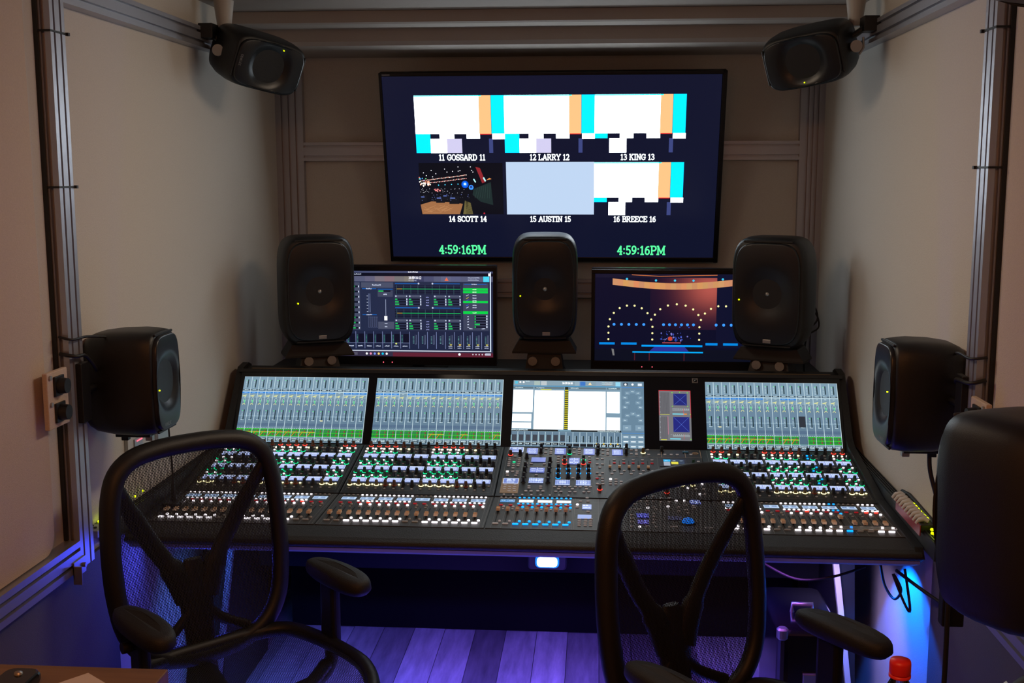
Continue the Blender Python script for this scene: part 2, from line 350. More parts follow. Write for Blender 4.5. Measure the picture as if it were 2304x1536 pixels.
# side posts (x: wall..F, y 2.84..2.925)
for s, ya, yb, nm in ((-1, 2.845, 2.925, 'trim_2'), (1, 2.785, 2.865, 'trim_3')):
    m = MB(); x0, x1 = sorted((s * W, s * F))
    sl = [('b', (x0 + x1) / 2), ('r' if s < 0 else 'l', ya + .022), ('r' if s < 0 else 'l', yb - .022)]
    slot_box(m, 2, .79, CZ, x0, x1, ya, yb, sl); m.box((s * (W - .0055), ya - .004, (.87 + CZ) / 2), (.011, .008, CZ - .87), CABLE); struct(m, nm)  # thin black strip stands in for the shadow gap beside the panel
    # rail high on the wall, running back to the corner
    m = MB(); slot_box(m, 1, yb, BY, x0, x1, 2.275, 2.345, [('r' if s < 0 else 'l', 2.293), ('r' if s < 0 else 'l', 2.327)]); struct(m, 'trim_%d' % (4 if s < 0 else 5))
    m = MB(); slot_box(m, 1, RY + .05, ya, x0, x1, .79, .868, [('r' if s < 0 else 'l', .812), ('r' if s < 0 else 'l', .846)]); struct(m, 'trim_%d' % (6 if s < 0 else 7))
    # corner posts and cross rail on the screen wall
    m = MB(); xa, xb = (-W, -1.063) if s < 0 else (1.083, W)
    slot_box(m, 2, 0, 2.34, xa, xb, BY - .036, BY, [('b', xa + .03), ('b', xb - .03), ('b', (xa + xb) / 2)]); struct(m, 'trim_%d' % (8 if s < 0 else 9))
m = MB(); slot_box(m, 0, -1.063, 1.083, BY - .034, BY, 1.897, 1.977, [('l', 1.915), ('l', 1.959)]); struct(m, 'trim_10')
m = MB(); slot_box(m, 0, -1.063, 1.083, BY - .034, BY, 1.30, 1.38, [('l', 1.318), ('l', 1.362)]); struct(m, 'trim_11')
# lower cladding under the rails
for s in (-1, 1):
    ye = 3.12 if s < 0 else 3.14; m = MB(); m.box((s * (W - .006), (ye + RY) / 2, .395), (.012, ye - RY, .78), LOWER); struct(m, 'baseboard_left' if s < 0 else 'baseboard_right')
# corner joint bracket at the foot of the left post
t = tag(MB().build('corner_bracket') if 0 else D.objects.new('corner_bracket', None), 'small metal bracket with bolts joining the foot of the left post to the low rail', 'bracket'); COL.objects.link(t)
t.location = (-F + .0, 2.83, .80)
m = MB(); m.box((.002, 0, 0), (.004, .07, .045), METAL); m.box((.012, -.033, -.012), (.024, .004, .05), METAL); m.build('plate', t, bevel=.001)
for k in (-.02, .02):
    m = MB(); m.cyl((.004, k, 0), (.011, k, 0), .007, METAL, n=6, smooth=False); m.build('bolt', t)
# cable ties round the posts
for s, y, z, lb in ((-1, 2.885, 2.195, 'thin cable tie round the left wall post near the ceiling'), (-1, 2.885, 1.805, 'thin cable tie round the left wall post at mid height'),
                    (1, 2.825, 2.172, 'thin cable tie round the right wall post near the ceiling'), (1, 2.825, 1.851, 'thin cable tie with a loose end round the right wall post at mid height')):
    m = MB(); x = s * F
    m.box((x - s * .0012, y, z), (.0024, .092, .005), CABLE); m.box((s * (F + .02), y - .0445, z), (.042, .0024, .005), CABLE)
    m.box((x - s * .004, y + .046, z), (.008, .010, .008), CABLE); tag(m.build('cable_tie'), lb, 'cable tie', 'cable ties on the posts')

# ------------------------------------------------------------------ television
tv = thing('television', 'large wall mounted black television showing six camera pictures and two green clocks', 'television', (0, 4.93, 0))
TW, TH = 1.456, .803; tx0, tz0 = -.700, 1.466
m = MB(); m.box((.025, .022, 1.867), (1.478, .030, .806), BEZ); m.build('housing', tv, bevel=.004)
m = MB(); b = .012
for c, d in (((.025, .002, tz0 + .010), (1.478, .012, .020)), ((.025, .002, tz0 + TH - .006), (1.478, .012, .014)), ((-.709, .002, 1.867), (.012, .012, .806)), ((.756, .002, 1.867), (.020, .012, .806))): m.box(c, d, BEZ)
m.build('bezel', tv, bevel=.002)
SW, SH = 1.446, .772
s = Scr(SW, SH, srgb(16, 20, 44))
# x px -> metres on screen: content 925..1546 px spans -.572..+.599 ; rows by z
sx0 = -.702; sz0 = 1.486
def X(x): return x - sx0
def Z(z): return z - sz0 + (.0085 if z > 1.6 else .002)
WH = (6.0, 6.6, 7.0); OR = srgb(255, 190, 130, 1.15); CY = (0.0, .95, 1.6); NV = srgb(20, 28, 70)
def bars(x0, w, z0, h, v, small=False):
    # z0 bottom, h total; main bars upper 64 percent
    mh = h * .665; zt = z0 + h
    s.r(x0, zt - mh, w * .72, mh, WH); s.r(x0 + w * .72, zt - mh, w * .135, mh, OR, 2); s.r(x0 + w * .858, zt - mh, w * .142, mh, CY, 2)
    s.r(x0 + w * .0, zt - .004, w * .75, .004, (0, 1.8, 1.6), 3)
    s.r(x0 + w * .72, zt - mh - .003, w * .135, .003, (1, .02, .02), 2)
    k = h * .085
    if v == 0:
        s.r(x0, z0, w * .165, h * .335, CY, 2); s.r(x0 + w * .165, z0, w * .185, h * .335 - k, WH, 2); s.r(x0 + w * .27, z0 + h * .2, w * .165, h * .135, WH, 2)
        s.r(x0 + w * .35, z0, w * .17, h * .335 - k, srgb(215, 210, 245, 1.0), 3)
    else:
        s.r(x0, z0 + h * .335 - k, w * .145, k, CY, 2); s.r(x0 + w * .165, z0, w * .19, h * .335 - k, WH, 2); s.r(x0 + w * .28, z0 + h * .335 - k, w * .15, k, WH, 2)
    s.r(x0 + w * .575, z0 + h * .335 - k, w * .15, k, WH, 2); s.r(x0 + w * .865, z0 + h * .335 - k * 1.1, w * .14, k * 1.1, WH, 3)
    s.r(x0 + w * .825, z0, w * .045, h * .335 - k, srgb(62, 72, 130), 2)
cw = .3885
for i, v in enumerate((0, 0, 1)): bars(X(-.568 + i * (cw + .001)), cw, Z(1.932), .238, v)
bars(X(.211), cw, Z(1.665), .226, 1)
s.r(X(-.176), Z(1.667), .387, .226, srgb(190, 212, 240, 1.05))
TX = (1.9, 2.1, 2.2)
for t_, cx, z in (('11 GOSSARD 11', -.368, 1.902), ('12 LARRY 12', .016, 1.902), ('13 KING 13', .398, 1.902), ('14 SCOTT 14', -.353, 1.636), ('15 AUSTIN 15', .018, 1.636), ('16 BREECE 16', .392, 1.636)):
    s.text(t_, X(cx), Z(z), .0225, TX, w=.0042, sx=.80)
for cx in (-.383, .424): s.text('4:59:16PM', X(cx), Z(1.498), .036, (.12, 1.25, .42), w=.0062, sx=.80)
# camera 14: stage picture (left lower), a night view of a wooden stage with strings of lamps
px, pz, pw, ph = X(-.563), Z(1.668), .372, .222
s.r(px, pz, pw, ph, srgb(8, 9, 20), 1)
s.q([(px + .006, pz), (px + .175, pz), (px + .19, pz + .045), (px + .15, pz + .052), (px + .05, pz + .056), (px + .0, pz + .042)], srgb(165, 112, 72), 2)
for i in range(26):
    a = rnd.random(); s.line((px + .006 + a * .12, pz + .004 + rnd.random() * .035), (px + .04 + a * .12, pz + .005 + rnd.random() * .035), .0012, srgb(190, 135, 90), 3)
s.q([(px + .19, pz), (px + .235, pz), (px + .225, pz + .05), (px + .2, pz + .06)], srgb(110, 100, 60), 2)
for k, (x, y, w, h) in enumerate(((.0, .055, .03, .03), (.07, .05, .04, .03), (.13, .045, .045, .035), (.10, .06, .03, .03))):
    s.r(px + x, pz + y, w, h, srgb(18, 18, 26), 3); s.r(px + x + .004, pz + y + h - .012, w * .5, .005, srgb(90, 110, 180), 4)
for row, (y0, y1, c, n) in enumerate(((.145, .171, (1.3, .62, .5), 34), (.132, .157, (1.3, .5, .45), 30))):
    for i in range(n):
        t_ = i / n; s.disc(px + .006 + t_ * .21, pz + y0 + (y1 - y0) * t_ + rnd.uniform(-.001, .001), .0022, c if i % 3 else (1.6, 1.4, 1.2), 3, 6)
for i in range(26): s.disc(px + rnd.uniform(.0, .05), pz + .122 + rnd.uniform(0, .02), .003, rnd.choice(((1.8, 1.5, 1.2), (1.5, .5, .3), (1.8, 1.7, 1.4))), 4, 6)
for i in range(8): s.disc(px + rnd.uniform(.0, .03), pz + rnd.uniform(.145, .16), .003, rnd.choice(((.1, .5, 1.2), (.2, .8, .3), (.9, .2, .1))), 4, 6)
for x, y in ((.175, .205), (.23, .205), (.115, .196), (.055, .19), (.125, .183), (.175, .187), (.183, .189), (.02, .18), (.032, .168), (.075, .176), (.06, .163), (.15, .186), (.235, .19), (.24, .183)):
    s.disc(px + x, pz + y, .0021, (1.4, 1.4, 1.5), 4, 7)
for i in range(5): s.disc(px + .085 + i * .029, pz + .127 + i * .0015, .0025, (.1, .9, 1.4), 4, 7)
s.disc(px + .203, pz + .13, .016, (.0, .10, .8), 3, 14); s.disc(px + .203, pz + .131, .009, (.05, .35, 1.6), 4, 12); s.disc(px + .203, pz + .132, .004, (2, 2.2, 2.6), 5, 8)
s.disc(px + .23, pz + .117, .011, (.05, .35, 1.2), 3, 8); s.disc(px + .23, pz + .119, .006, (.02, .06, .3), 4, 8)
for i in range(22): s.disc(px + .065 + rnd.random() * .03, pz + .098 + rnd.random() * .013, .002, (1.1, .3, .3), 4, 6)
for i in range(30): s.disc(px + rnd.uniform(0, .2), pz + rnd.uniform(.09, .112), .0014, (.8, .8, .9), 4, 5)
for i in range(30): s.disc(px + rnd.uniform(0, .22), pz + rnd.uniform(.06, .09), .0022, rnd.choice((srgb(70, 80, 130), srgb(60, 60, 70), srgb(90, 100, 150))), 4, 5)
s.q([(px + .252, pz + .205), (px + .272, pz + .2), (px + .295, pz + .14), (px + .28, pz + .135)], srgb(150, 40, 48), 3)
s.line((px + .287, pz + .158), (px + .294, pz + .145), .006, (.6, 1.5, 1.5), 4); s.line((px + .243, pz + .152), (px + .25, pz + .14), .005, (.6, 1.4, 1.5), 4)
s.q([(px + .298, pz + .148), (px + .312, pz + .158), (px + .322, pz + .153)], srgb(240, 150, 80), 4)
s.q([(px + .24, pz + .11), (px + .318, pz + .14), (px + .326, pz + .04), (px + .27, pz + .055), (px + .235, pz + .085)], srgb(28, 44, 44), 3)
for i in range(7): s.line((px + .245 + i * .011, pz + .07), (px + .26 + i * .009, pz + .118 + i * .002), .0008, srgb(60, 84, 80), 4)
s.q([(px + .205, pz + .0), (px + .335, pz + .0), (px + .33, pz + .05), (px + .2, pz + .1)], srgb(8, 9, 20), 2)
s.disc(px + .285, pz + .004, .004, (.5, .02, .04), 4, 8)
s.build('screen', tv, Matrix.Translation((0, -.0005, 0)) @ plane_m((sx0, 0, sz0), (1, 0, 0), (0, 0, 1)))
m = MB(); m.box((-.683, -.0045, tz0 + TH - .006), (.034, .001, .005), mat('bezel_mark', (.25, .25, .27), .4)); m.build('maker_mark', tv)

tv.scale = (.965, 1, 1.022); tv.rotation_euler = (R(15.6), 0, 0); tv.location = Vector((.0094, 4.985, 1.460)) + Matrix.Rotation(R(15.6), 3, 'X') @ Vector((0, 0, -1.466 * 1.022))
# ------------------------------------------------------------------ monitors behind the console
SHZ = 1.03
def monitor(name, label, x0, z0, sc, mirror=False):
    t = thing(name, label, 'monitor', (x0 + .30, 4.62, SHZ)); w, h = .64, .356
    zb = z0 - SHZ
    m = MB(); m.rbox((0, .028, zb + h / 2 - .006), (w + .03, .045, h + .058), BEZ, r=.006, axis=1); m.build('housing', t)
    m = MB(); 
    for c, d in (((0, .003, zb - .018), (w + .03, .008, .034)), ((0, .003, zb + h + .009), (w + .03, .008, .016)), ((-w / 2 - .0085, .003, zb + h / 2), (.013, .008, h)), ((w / 2 + .0085, .003, zb + h / 2), (.013, .008, h))): m.box(c, d, BEZ)
    m.build('bezel', t, bevel=.0015)
    m = MB(); m.rbox((0, .05, .006), (.24, .16, .012), BLACK, r=.02); m.box((0, .07, .12), (.05, .02, .24), BLACK); m.build('stand', t)
    sc.build('screen', t, plane_m((-w / 2, .0025, zb), (1, 0, 0), (0, 0, 1)))
    return t, zb, w
G1 = srgb(30, 190, 90); GB = srgb(0, 205, 70, 1.1); TXT = srgb(205, 215, 240); BL = srgb(20, 100, 190); DK = srgb(14, 18, 38); MID = srgb(60, 66, 88)
s = Scr(.64, .356, srgb(36, 44, 72)); k = .64 / 345.
# local px frame of the screen: origin lower left, 345 x 192 px
def P(x, y, w, h, c, L=1): s.r(x * k, y * k, w * k, h * k, c, L)
P(0, 0, 345, 12, srgb(52, 46, 70)); P(120, 0, 225, 9, srgb(96, 34, 52), 2); P(0, 180, 345, 12, srgb(12, 15, 32)); P(0, 187, 345, 4, srgb(70, 78, 112), 2); P(0, 168, 345, 12, srgb(88, 92, 120), 2)
for x, c in ((60, (100, 98, 124)), (82, (122, 112, 124)), (104, (132, 108, 118)), (126, (118, 114, 116)), (148, (128, 122, 116)), (170, (58, 62, 96)), (192, (74, 78, 110)), (230, (96, 100, 130)), (252, (90, 94, 128))): P(x, 168, 22, 12, srgb(*c), 3)
s.text('16:59:16:12', 172 * k, 174 * k, 5.5 * k, (1, 1, 1.1), w=1.2 * k, sx=.62); s.blob(158 * k, 169 * k, 18 * k, 3 * k, TXT)
s.q([(238 * k, 170 * k), (247 * k, 170 * k), (242.5 * k, 178 * k)], srgb(235, 110, 80), 4); P(324, 168, 13, 12, (.05, .7, .95), 4); P(326, 170, 9, 5, srgb(90, 210, 240), 5)
s.blob(290 * k, 176 * k, 26 * k, 2 * k, TXT); s.blob(290 * k, 171 * k, 24 * k, 2 * k, TXT); s.blob(157 * k, 188 * k, 22 * k, 2.6 * k, (1, 1, 1.1), 4); P(335, 181, 5, 6, (1, 1, 1.1), 5); s.blob(24 * k, 183 * k, 28 * k, 2.4 * k, TXT)
P(0, 12, 341, 1.8, srgb(225, 235, 250), 4); P(338.5, 12, 2.4, 178, srgb(215, 232, 250), 4)
for i in range(6): s.disc((95 - 34 + i * 9) * k, 6 * k, 2.6 * k, ((1, 1, 1), (.9, .3, .5), (.2, .3, .9), (1, .7, .2), (0, .6, .9), (1, 1, 1))[i], 4, 8)
s.disc(8 * k, 6 * k, 2.8 * k, (.1, .6, .8), 4, 8); P(16, 3, 24, 6, srgb(84, 82, 100), 3); s.disc(270 * k, 6 * k, 3 * k, (1, 1, 1.1), 4, 8)
for i in range(5): s.disc((300 + i * 7) * k, 6 * k, 1.6 * k, (.7, .7, .8), 4, 6)
P(328, 4, 12, 5, srgb(190, 190, 210), 4)
# lower channel strip area
P(0, 14, 338, 44, srgb(30, 38, 66), 1)
for i in range(17):
    x = i * 20.2 - 4; P(x + 20, 18, 1.2, 38, srgb(120, 132, 176), 3)
    if i < 8: P(x + 4 + 3, 31, 12, 20, srgb(14, 16, 36), 2); P(x, 30, 20, 1, srgb(110, 122, 160), 3); s.blob((x + 5) * k, 22 * k, 11 * k, 2.6 * k, TXT); [P(x + 3, 32 + 3 * j, 2, 1, srgb(80, 180, 150), 3) for j in range(6)]
    else:
        [P(x + 8, 30 + 3 * j, 3, .9, srgb(110, 170, 170), 3) for j in range(6)]; P(x + 13, 28, 3.2, 21, srgb(110, 122, 160), 2); P(x + 13.7, 29, 1.8, 20, DK, 3)
        if i > 11: s.blob((x + 7) * k, 23 * k, 9 * k, 2 * k, TXT); s.blob((x + 7) * k, 19 * k, 9 * k, 2 * k, TXT); P(x + 10, 26, 5, 3, (.8, .55, .1) if i == 13 else (.5, .45, .1), 4)
s.disc(128 * k, 29 * k, 2 * k, (.8, .9, .2), 5, 8)
# left strip, fader block
P(20, 60, 28, 106, srgb(70, 76, 100), 2)
for j in range(9):
    y = 62 + j * 11.6; P(24, y, 22, 4, srgb(18, 22, 42), 3); P(25, y + .5, rnd.choice((8, 11, 12)), 3, G1, 4); P(44, y, 2.4, 4, TXT, 4); s.blob(22 * k, (y + 5.5) * k, 12 * k, 2.2 * k, TXT, 4)
P(51, 154, 72, 12, srgb(74, 80, 104), 2); s.blob(76 * k, 158.5 * k, 20 * k, 3 * k, TXT)
P(53, 151, 32, 1.4, BL, 3); P(88, 150, 34, 1.6, BL, 3); P(53, 93, 32, 1.4, BL, 3); s.blob(62 * k, 150.5 * k, 13 * k, 2.6 * k, TXT, 4); s.blob(62 * k, 92.5 * k, 13 * k, 2.6 * k, TXT, 4)
P(70, 99, 1, 42, srgb(130, 142, 180), 3); P(67, 99, 1, 42, srgb(100, 112, 150), 3); [P(63, 100 + 7 * j, 3, 1, TXT, 3) for j in range(6)]
for j in range(5): P(66 + j * 4.5, 65, 2.6, 24, srgb(90, 100, 136), 3); P(66.7 + j * 4.5, 66, 1.4, 22, DK, 4)
P(88, 134, 34, 14, srgb(64, 70, 94), 2); P(90, 145, 11, 3, G1, 4); P(101, 145, 16, 3, DK, 4); s.blob(101 * k, 138 * k, 8 * k, 3 * k, TXT, 4)
P(105, 92, 1.2, 36, srgb(150, 160, 190), 3); P(102, 81, 7, 10, (1, 1, 1.05), 5); P(88, 62, 36, 16, srgb(74, 80, 104), 2); s.blob(103 * k, 73 * k, 6 * k, 2.4 * k, TXT, 4); s.blob(103 * k, 66 * k, 6 * k, 2.4 * k, TXT, 4)
for y in (163, 109):
    P(127, y, 54, 1.5, BL, 3); P(212, y, 60, 1.5, BL, 3); s.disc(180 * k, (y + .7) * k, 2 * k, TXT, 4, 8); s.disc(211 * k, (y + .7) * k, 2 * k, TXT, 4, 8)
    P(126, y - 23, 150, 20, srgb(20, 26, 50), 2); [P(130 + j * 16, y - 23, .8, 20, srgb(60, 96, 104), 3) for j in range(10)]; [P(126, y - 6 - j * 5, 148, .6, srgb(48, 60, 82), 3) for j in range(4)]
    P(131, y - 12, 142, 1.3, srgb(20, 180, 90), 4); P(131, y - 12, 12, 1.3, srgb(190, 150, 40), 5)
    for bx in (126, 157, 213, 245):
        P(bx, y - 50, 29, 24, srgb(44, 52, 78), 2); P(bx, y - 30, 29, 5, srgb(76, 82, 106), 3); s.disc((bx + 3) * k, (y - 27.5) * k, 1.8 * k, TXT, 4, 6); s.disc((bx + 27) * k, (y - 27.5) * k, 1.5 * k, TXT, 4, 6)
        for j, w_ in enumerate((5, 8, 9)): P(bx + 1, y - 36 - 5.6 * j, 26, 3, DK, 3); P(bx + 1, y - 36 - 5.6 * j, w_, 3, G1, 4); P(bx + 26, y - 36.5 - 5.6 * j, 2.6, 4.2, TXT, 4)
    for j in range(4): s.blob(196 * k, (y - 31 - 6 * j) * k, 7 * k, 2.4 * k, srgb(150, 156, 215), 4)
P(279, 60, 56, 105, srgb(62, 68, 92), 2); P(281, 162, 50, 1.4, BL, 3); s.blob(298 * k, 161.6 * k, 12 * k, 2.4 * k, TXT, 4)
for y, h in ((149, 5), (143, 5), (121, 5), (97, 6)): P(279, y, 55, h, GB, 4); s.blob(300 * k, (y + 1.2) * k, 9 * k, 2.4 * k, srgb(220, 255, 225), 5)
for y in (137, 131, 126, 115, 110): s.blob(300 * k, y * k, 9 * k, 2.4 * k, TXT, 4); s.line((286 * k, y * k), (291 * k, (y + 2.6) * k), 1.2 * k, rnd.choice((srgb(60, 80, 220), srgb(200, 190, 60), TXT)), 4)
for j in range(5): P(303, 90 - 6 * j, 27, 3.4, DK, 3); P(304, 90 - 6 * j, (3, 3, 3, 12, 3)[j], 3.4, G1, 4); P(330, 90 - 6 * j, 3, 4, TXT, 4); s.blob(288 * k, (90 - 6 * j) * k, 4 * k, 2.4 * k, TXT, 4)
s.blob(292 * k, 63 * k, 8 * k, 2.6 * k, TXT, 4); s.blob(320 * k, 63 * k, 8 * k, 2.6 * k, TXT, 4)
m1, zb, w = monitor('monitor', 'black monitor showing mixer software, between the left and centre speakers', -.8355 + .018, 1.09, s)
m1.location.x = -.8355 + .32
s = Scr(.64, .356, srgb(9, 12, 38)); k = .64 / 345.
P(0, 0, 345, 26, srgb(10, 14, 30), 1)
# lit stage with arches of lamps
for i in range(36):
    for j in range(30):
        x, y = 120 + i * 4, 70 + j * 3.8; d_ = math.hypot((x - 250) / 60., (y - 160) / 48.); g_ = math.exp(-d_ * d_ * 1.1); b_ = math.exp(-d_ * .9)
        P(x, y, 4.05, 3.85, (.0027 + .42 * g_ + .05 * b_, .0036 + .085 * g_ + .006 * b_, .019 + .04 * g_ + .018 * b_), 1)
P(264, 30, 81, 160, srgb(12, 16, 44), 3)
P(0, 184, 345, 8, srgb(20, 20, 44), 3)
pts = [(38 + 275 * i / 24., 168 - 10 * math.sin(math.pi * i / 24.)) for i in range(25)]
for a, b in zip(pts[:-1], pts[1:]):
    s.q([(a[0] * k, a[1] * k), (b[0] * k, b[1] * k), (b[0] * k, (b[1] + 14) * k), (a[0] * k, (a[1] + 14) * k)], tuple(c * rnd.uniform(.85, 1.1) for c in srgb(215, 150, 100)), 4)
s.line((80 * k, 190 * k), (140 * k, 187 * k), 1.5 * k, srgb(200, 110, 60), 4); s.line((140 * k, 187 * k), (264 * k, 190 * k), 1.5 * k, srgb(200, 110, 60), 4)
for x, y in ((69, 181), (132, 178), (173, 178), (213, 178), (276, 181)): s.disc(x * k, y * k, 2.6 * k, (.05, .6, .9), 5, 8)
YL = (1.1, 1.0, .45)
def archl(cx, cy, rx, ry, n, a0=0, a1=180, c=YL):
    for i in range(n + 1):
        a = R(a0 + (a1 - a0) * i / n); s.disc((cx + rx * math.cos(a)) * k, (cy + ry * math.sin(a)) * k, 2.4 * k, c, 5, 8)
archl(78, 76, 48, 47, 9, 0, 180); archl(178, 86, 52, 40, 6, 25, 155); archl(276, 76, 48, 47, 9, 0, 180)
for x in (30, 126, 228): 
    for y in (62, 48): s.disc(x * k, y * k, 2.3 * k, YL, 5, 8)
BLU = (.05, .35, 1.1)
for cx, n in ((68, 5), (176, 6), (290, 5)):
    for i in range(n): s.disc((cx - 26 + i * 52 / (n - 1) * 1.25) * k, 81 * k, 3.2 * k, BLU, 5, 9)
for x, w_ in ((10, 34), (58, 34), (242, 26), (280, 32)): P(x, 36, w_, 5, (.0, .25, .8), 4)
s.line((104 * k, 34 * k), (234 * k, 34 * k), 4 * k, (.0, .35, .95), 5); s.line((84 * k, 20 * k), (236 * k, 20 * k), 3 * k, (.0, .42, 1.0), 5)
s.q([(120 * k, 22 * k), (206 * k, 22 * k), (196 * k, 33 * k), (132 * k, 33 * k)], srgb(40, 50, 150), 4)
for i in range(50): s.disc((150 + rnd.gauss(18, 18)) * k, (44 + abs(rnd.gauss(0, 12))) * k, rnd.uniform(.8, 2.2) * k, rnd.choice(((.04, .08, .5), (.02, .05, .35), (.2, .2, .6))), 4, 6)
s.disc(165 * k, 50 * k, 5 * k, (.6, .06, .03), 5, 10); P(148, 40, 40, 2, (.5, .08, .1), 5)
s.q([(40 * k, 12 * k), (44 * k, 12 * k), (42 * k, 26 * k), (37 * k, 27 * k)], srgb(120, 120, 120), 5)
for x in (88, 120, 196): s.line((x * k, 2 * k), (x * k, 18 * k), 2 * k, srgb(80, 28, 40), 4)
m2, zb2, w = monitor('monitor.001', 'black monitor showing a stage with arches of lamps, right of the centre speaker', .21, 1.082, s)
m2.location.x = .222 + .32
for t, z_, xs in ((m1, zb, (-.137, -.100)), (m2, zb2, (-.127, -.085))):
    for x in xs:
        m = MB(); m.cyl((x, -.0015, z_ - .024), (x, .001, z_ - .024), .0022, LEDR, n=8); m.build('status_light', t)

# equipment shelf behind the console
t = thing('equipment_shelf', 'black shelf behind the mixing console carrying the monitors and speakers', 'shelf', (0, 4.62, 0))
m = MB(); m.box((0, .045, SHZ - .012), (2.30, .58, .024), DARK); m.build('shelf_board', t, bevel=.003)
for x in (-1.1, 0, 1.1):
    m = MB(); m.box((x, .30, (SHZ - .024) / 2), (.05, .05, SHZ - .024), DARK); m.build('upright', t)
m = MB(); m.box((0, -.20, .50), (2.02, .03, 1.0), MATTE); m.build('back_panel', t)
t = thing('television_bracket', 'black tilting bracket holding the large television to the far wall', 'bracket', (.03, BY - .034, 1.86))
m = MB(); m.box((0, -.006, .02), (.50, .012, .42), BLACK); m.build('wall_plate', t)
for x in (-.2, .2):
    m = MB(); m.loft([[Vector((x - .015, a, b)), Vector((x + .015, a, b)), Vector((x + .015, c, d)), Vector((x - .015, c, d))] for a, b, c, d in ((-.012, .06, -.012, .20), (-.080, .06, -.118, .19))], BLACK); m.build('tilt_arm', t)
# ------------------------------------------------------------------ loudspeakers
FG = 'front speakers standing behind the console'
def ring(sx, sz, y, n=4.5, K=48):
    out = []
    for k in range(K):
        a = 2 * math.pi * k / K; c, s_ = math.cos(a), math.sin(a)
        out.append(Vector((sx * abs(c) ** (2 / n) * (1 if c >= 0 else -1), y, sz * abs(s_) ** (2 / n) * (1 if s_ >= 0 else -1))))
    return out
def speaker(name, label, w, h, d, loc, face, group, led=(-.30, -.15), up=(0, 0, 1), badge=True, roll=0):
    t = thing(name, label, 'speaker', loc, group=group)
    n = Vector(face).normalized(); yl = -n; xl = yl.cross(Vector(up)).normalized(); zl = xl.cross(yl)
    M = Matrix((xl, yl, zl)).transposed() @ Matrix.Rotation(R(roll), 3, 'Y'); t.rotation_euler = M.to_euler()
    hw, hh, hd = w / 2, h / 2, d / 2
    m = MB(); prof = [(-hd + .012, .80, .86, 5), (-hd + .013, .90, .93, 5), (-hd + .020, .945, .965, 5), (-hd + .05, .985, .99, 5), (-hd + d * .35, 1, 1, 5), (-hd + d * .62, .985, .985, 5), (-hd + d * .85, .93, .94, 4.5), (hd - .012, .85, .88, 4), (hd - .003, .76, .82, 4), (hd, .66, .74, 4)]
    m.loft([ring(hw * a, hh * b, y, n_) for y, a, b, n_ in prof], SPK, smooth=True); m.build('cabinet', t)
    # baffle with a waveguide dish
    m = MB(); y0 = -hd; bw, bh = hw * .86, hh * .90; rim = hw * (.80 if group == FG else .90); rings_ = [ring(bw * 1.0, bh * 1.0, y0 + .014, 4.5), ring(bw, bh, y0 + .006, 4.5), ring(bw * .985, bh * .985, y0 + .001, 4.5), ring(bw * .96, bh * .965, y0, 4.5)]
    rings_.append(ring(rim, rim * 1.06, y0 + .001, 2.4)); flat_ = group == FG; prof_d = ((.9, .001), (.8, .0025), (.7, .0045), (.6, .007), (.5, .0095), (.40, .0115)) if flat_ else ((.94, .0012), (.84, .005), (.73, .011), (.62, .019), (.51, .027), (.40, .034))
    for f_, dy in prof_d: rings_.append(ring(rim * f_, rim * f_ * (1 + .06 * f_), y0 + dy * w / .24, 2 + .3 * f_))
    m.loft(rings_, SPKF, cap=False, smooth=True); m.build('baffle', t)
    dr = m2 = MB(); yy = y0 + prof_d[-1][1] * w / .24
    m2.loft([ring(rim * f_, rim * f_, yy + dy, 2) for f_, dy in (((.40, 0), (.38, .001), (.30, .004), (.2, .007), (.12, .009), (.115, .007), (.09, .004), (.05, .002), (.01, .001)) if flat_ else ((.40, 0), (.32, .006), (.24, .012), (.17, .017), (.11, .020), (.06, .021), (.01, .021)))], CONE, cap=True, smooth=True); drv = m2.build('driver', t)
    m = MB(); m.lathe([(.001, .010), (.006, .0085), (.009, .004), (.010, 0), (.010, -.004)], METAL, (0, yy + (.004 if flat_ else .018), 0), n=14, rot=Matrix.Rotation(R(90), 3, 'X')); m.build('tweeter', drv)
    m = MB(); m.cyl((led[0] * w, y0 - .0015, led[1] * h), (led[0] * w, y0 + .002, led[1] * h), .0024 * (w / .24), LEDY, n=10); m.build('status_light', t)
    if badge:
        m = MB(); m.box((.02 * w, y0 - .001, -hh * .83), (.030, .002, .014), METAL); m.build('badge', t, bevel=.001)
    # dark slots above and below the baffle
    for s_ in (1, -1):
        m = MB(); m.rbox((0, y0 + .012, s_ * bh * 1.022), (bw * 1.5, .006, .007), CABLE, r=.003, axis=1); m.build('woofer_slot', t)
    return t
FG = 'front speakers standing behind the console'
LOOK = Vector((.05, 2.3, 1.25))
def fr(loc, x, y=None): return (x, -1, 0)
spL = speaker('loudspeaker', 'tall black speaker left of the two monitors, behind the console', .287, .425, .26, (-.880, 4.40, 1.396), (.44, -1, -.03), FG, led=(-.30, -.10))
spC = speaker('loudspeaker.001', 'tall black centre speaker standing below the television between the monitors', .255, .415, .26, (.025, 4.46, 1.408), (.05, -1, -.05), FG, led=(-.37, -.06))
spR = speaker('loudspeaker.002', 'tall black speaker right of the two monitors, partly hiding the stage picture', .287, .425, .26, (.910, 4.40, 1.396), (-.44, -1, -.03), FG, led=(-.36, -.055))
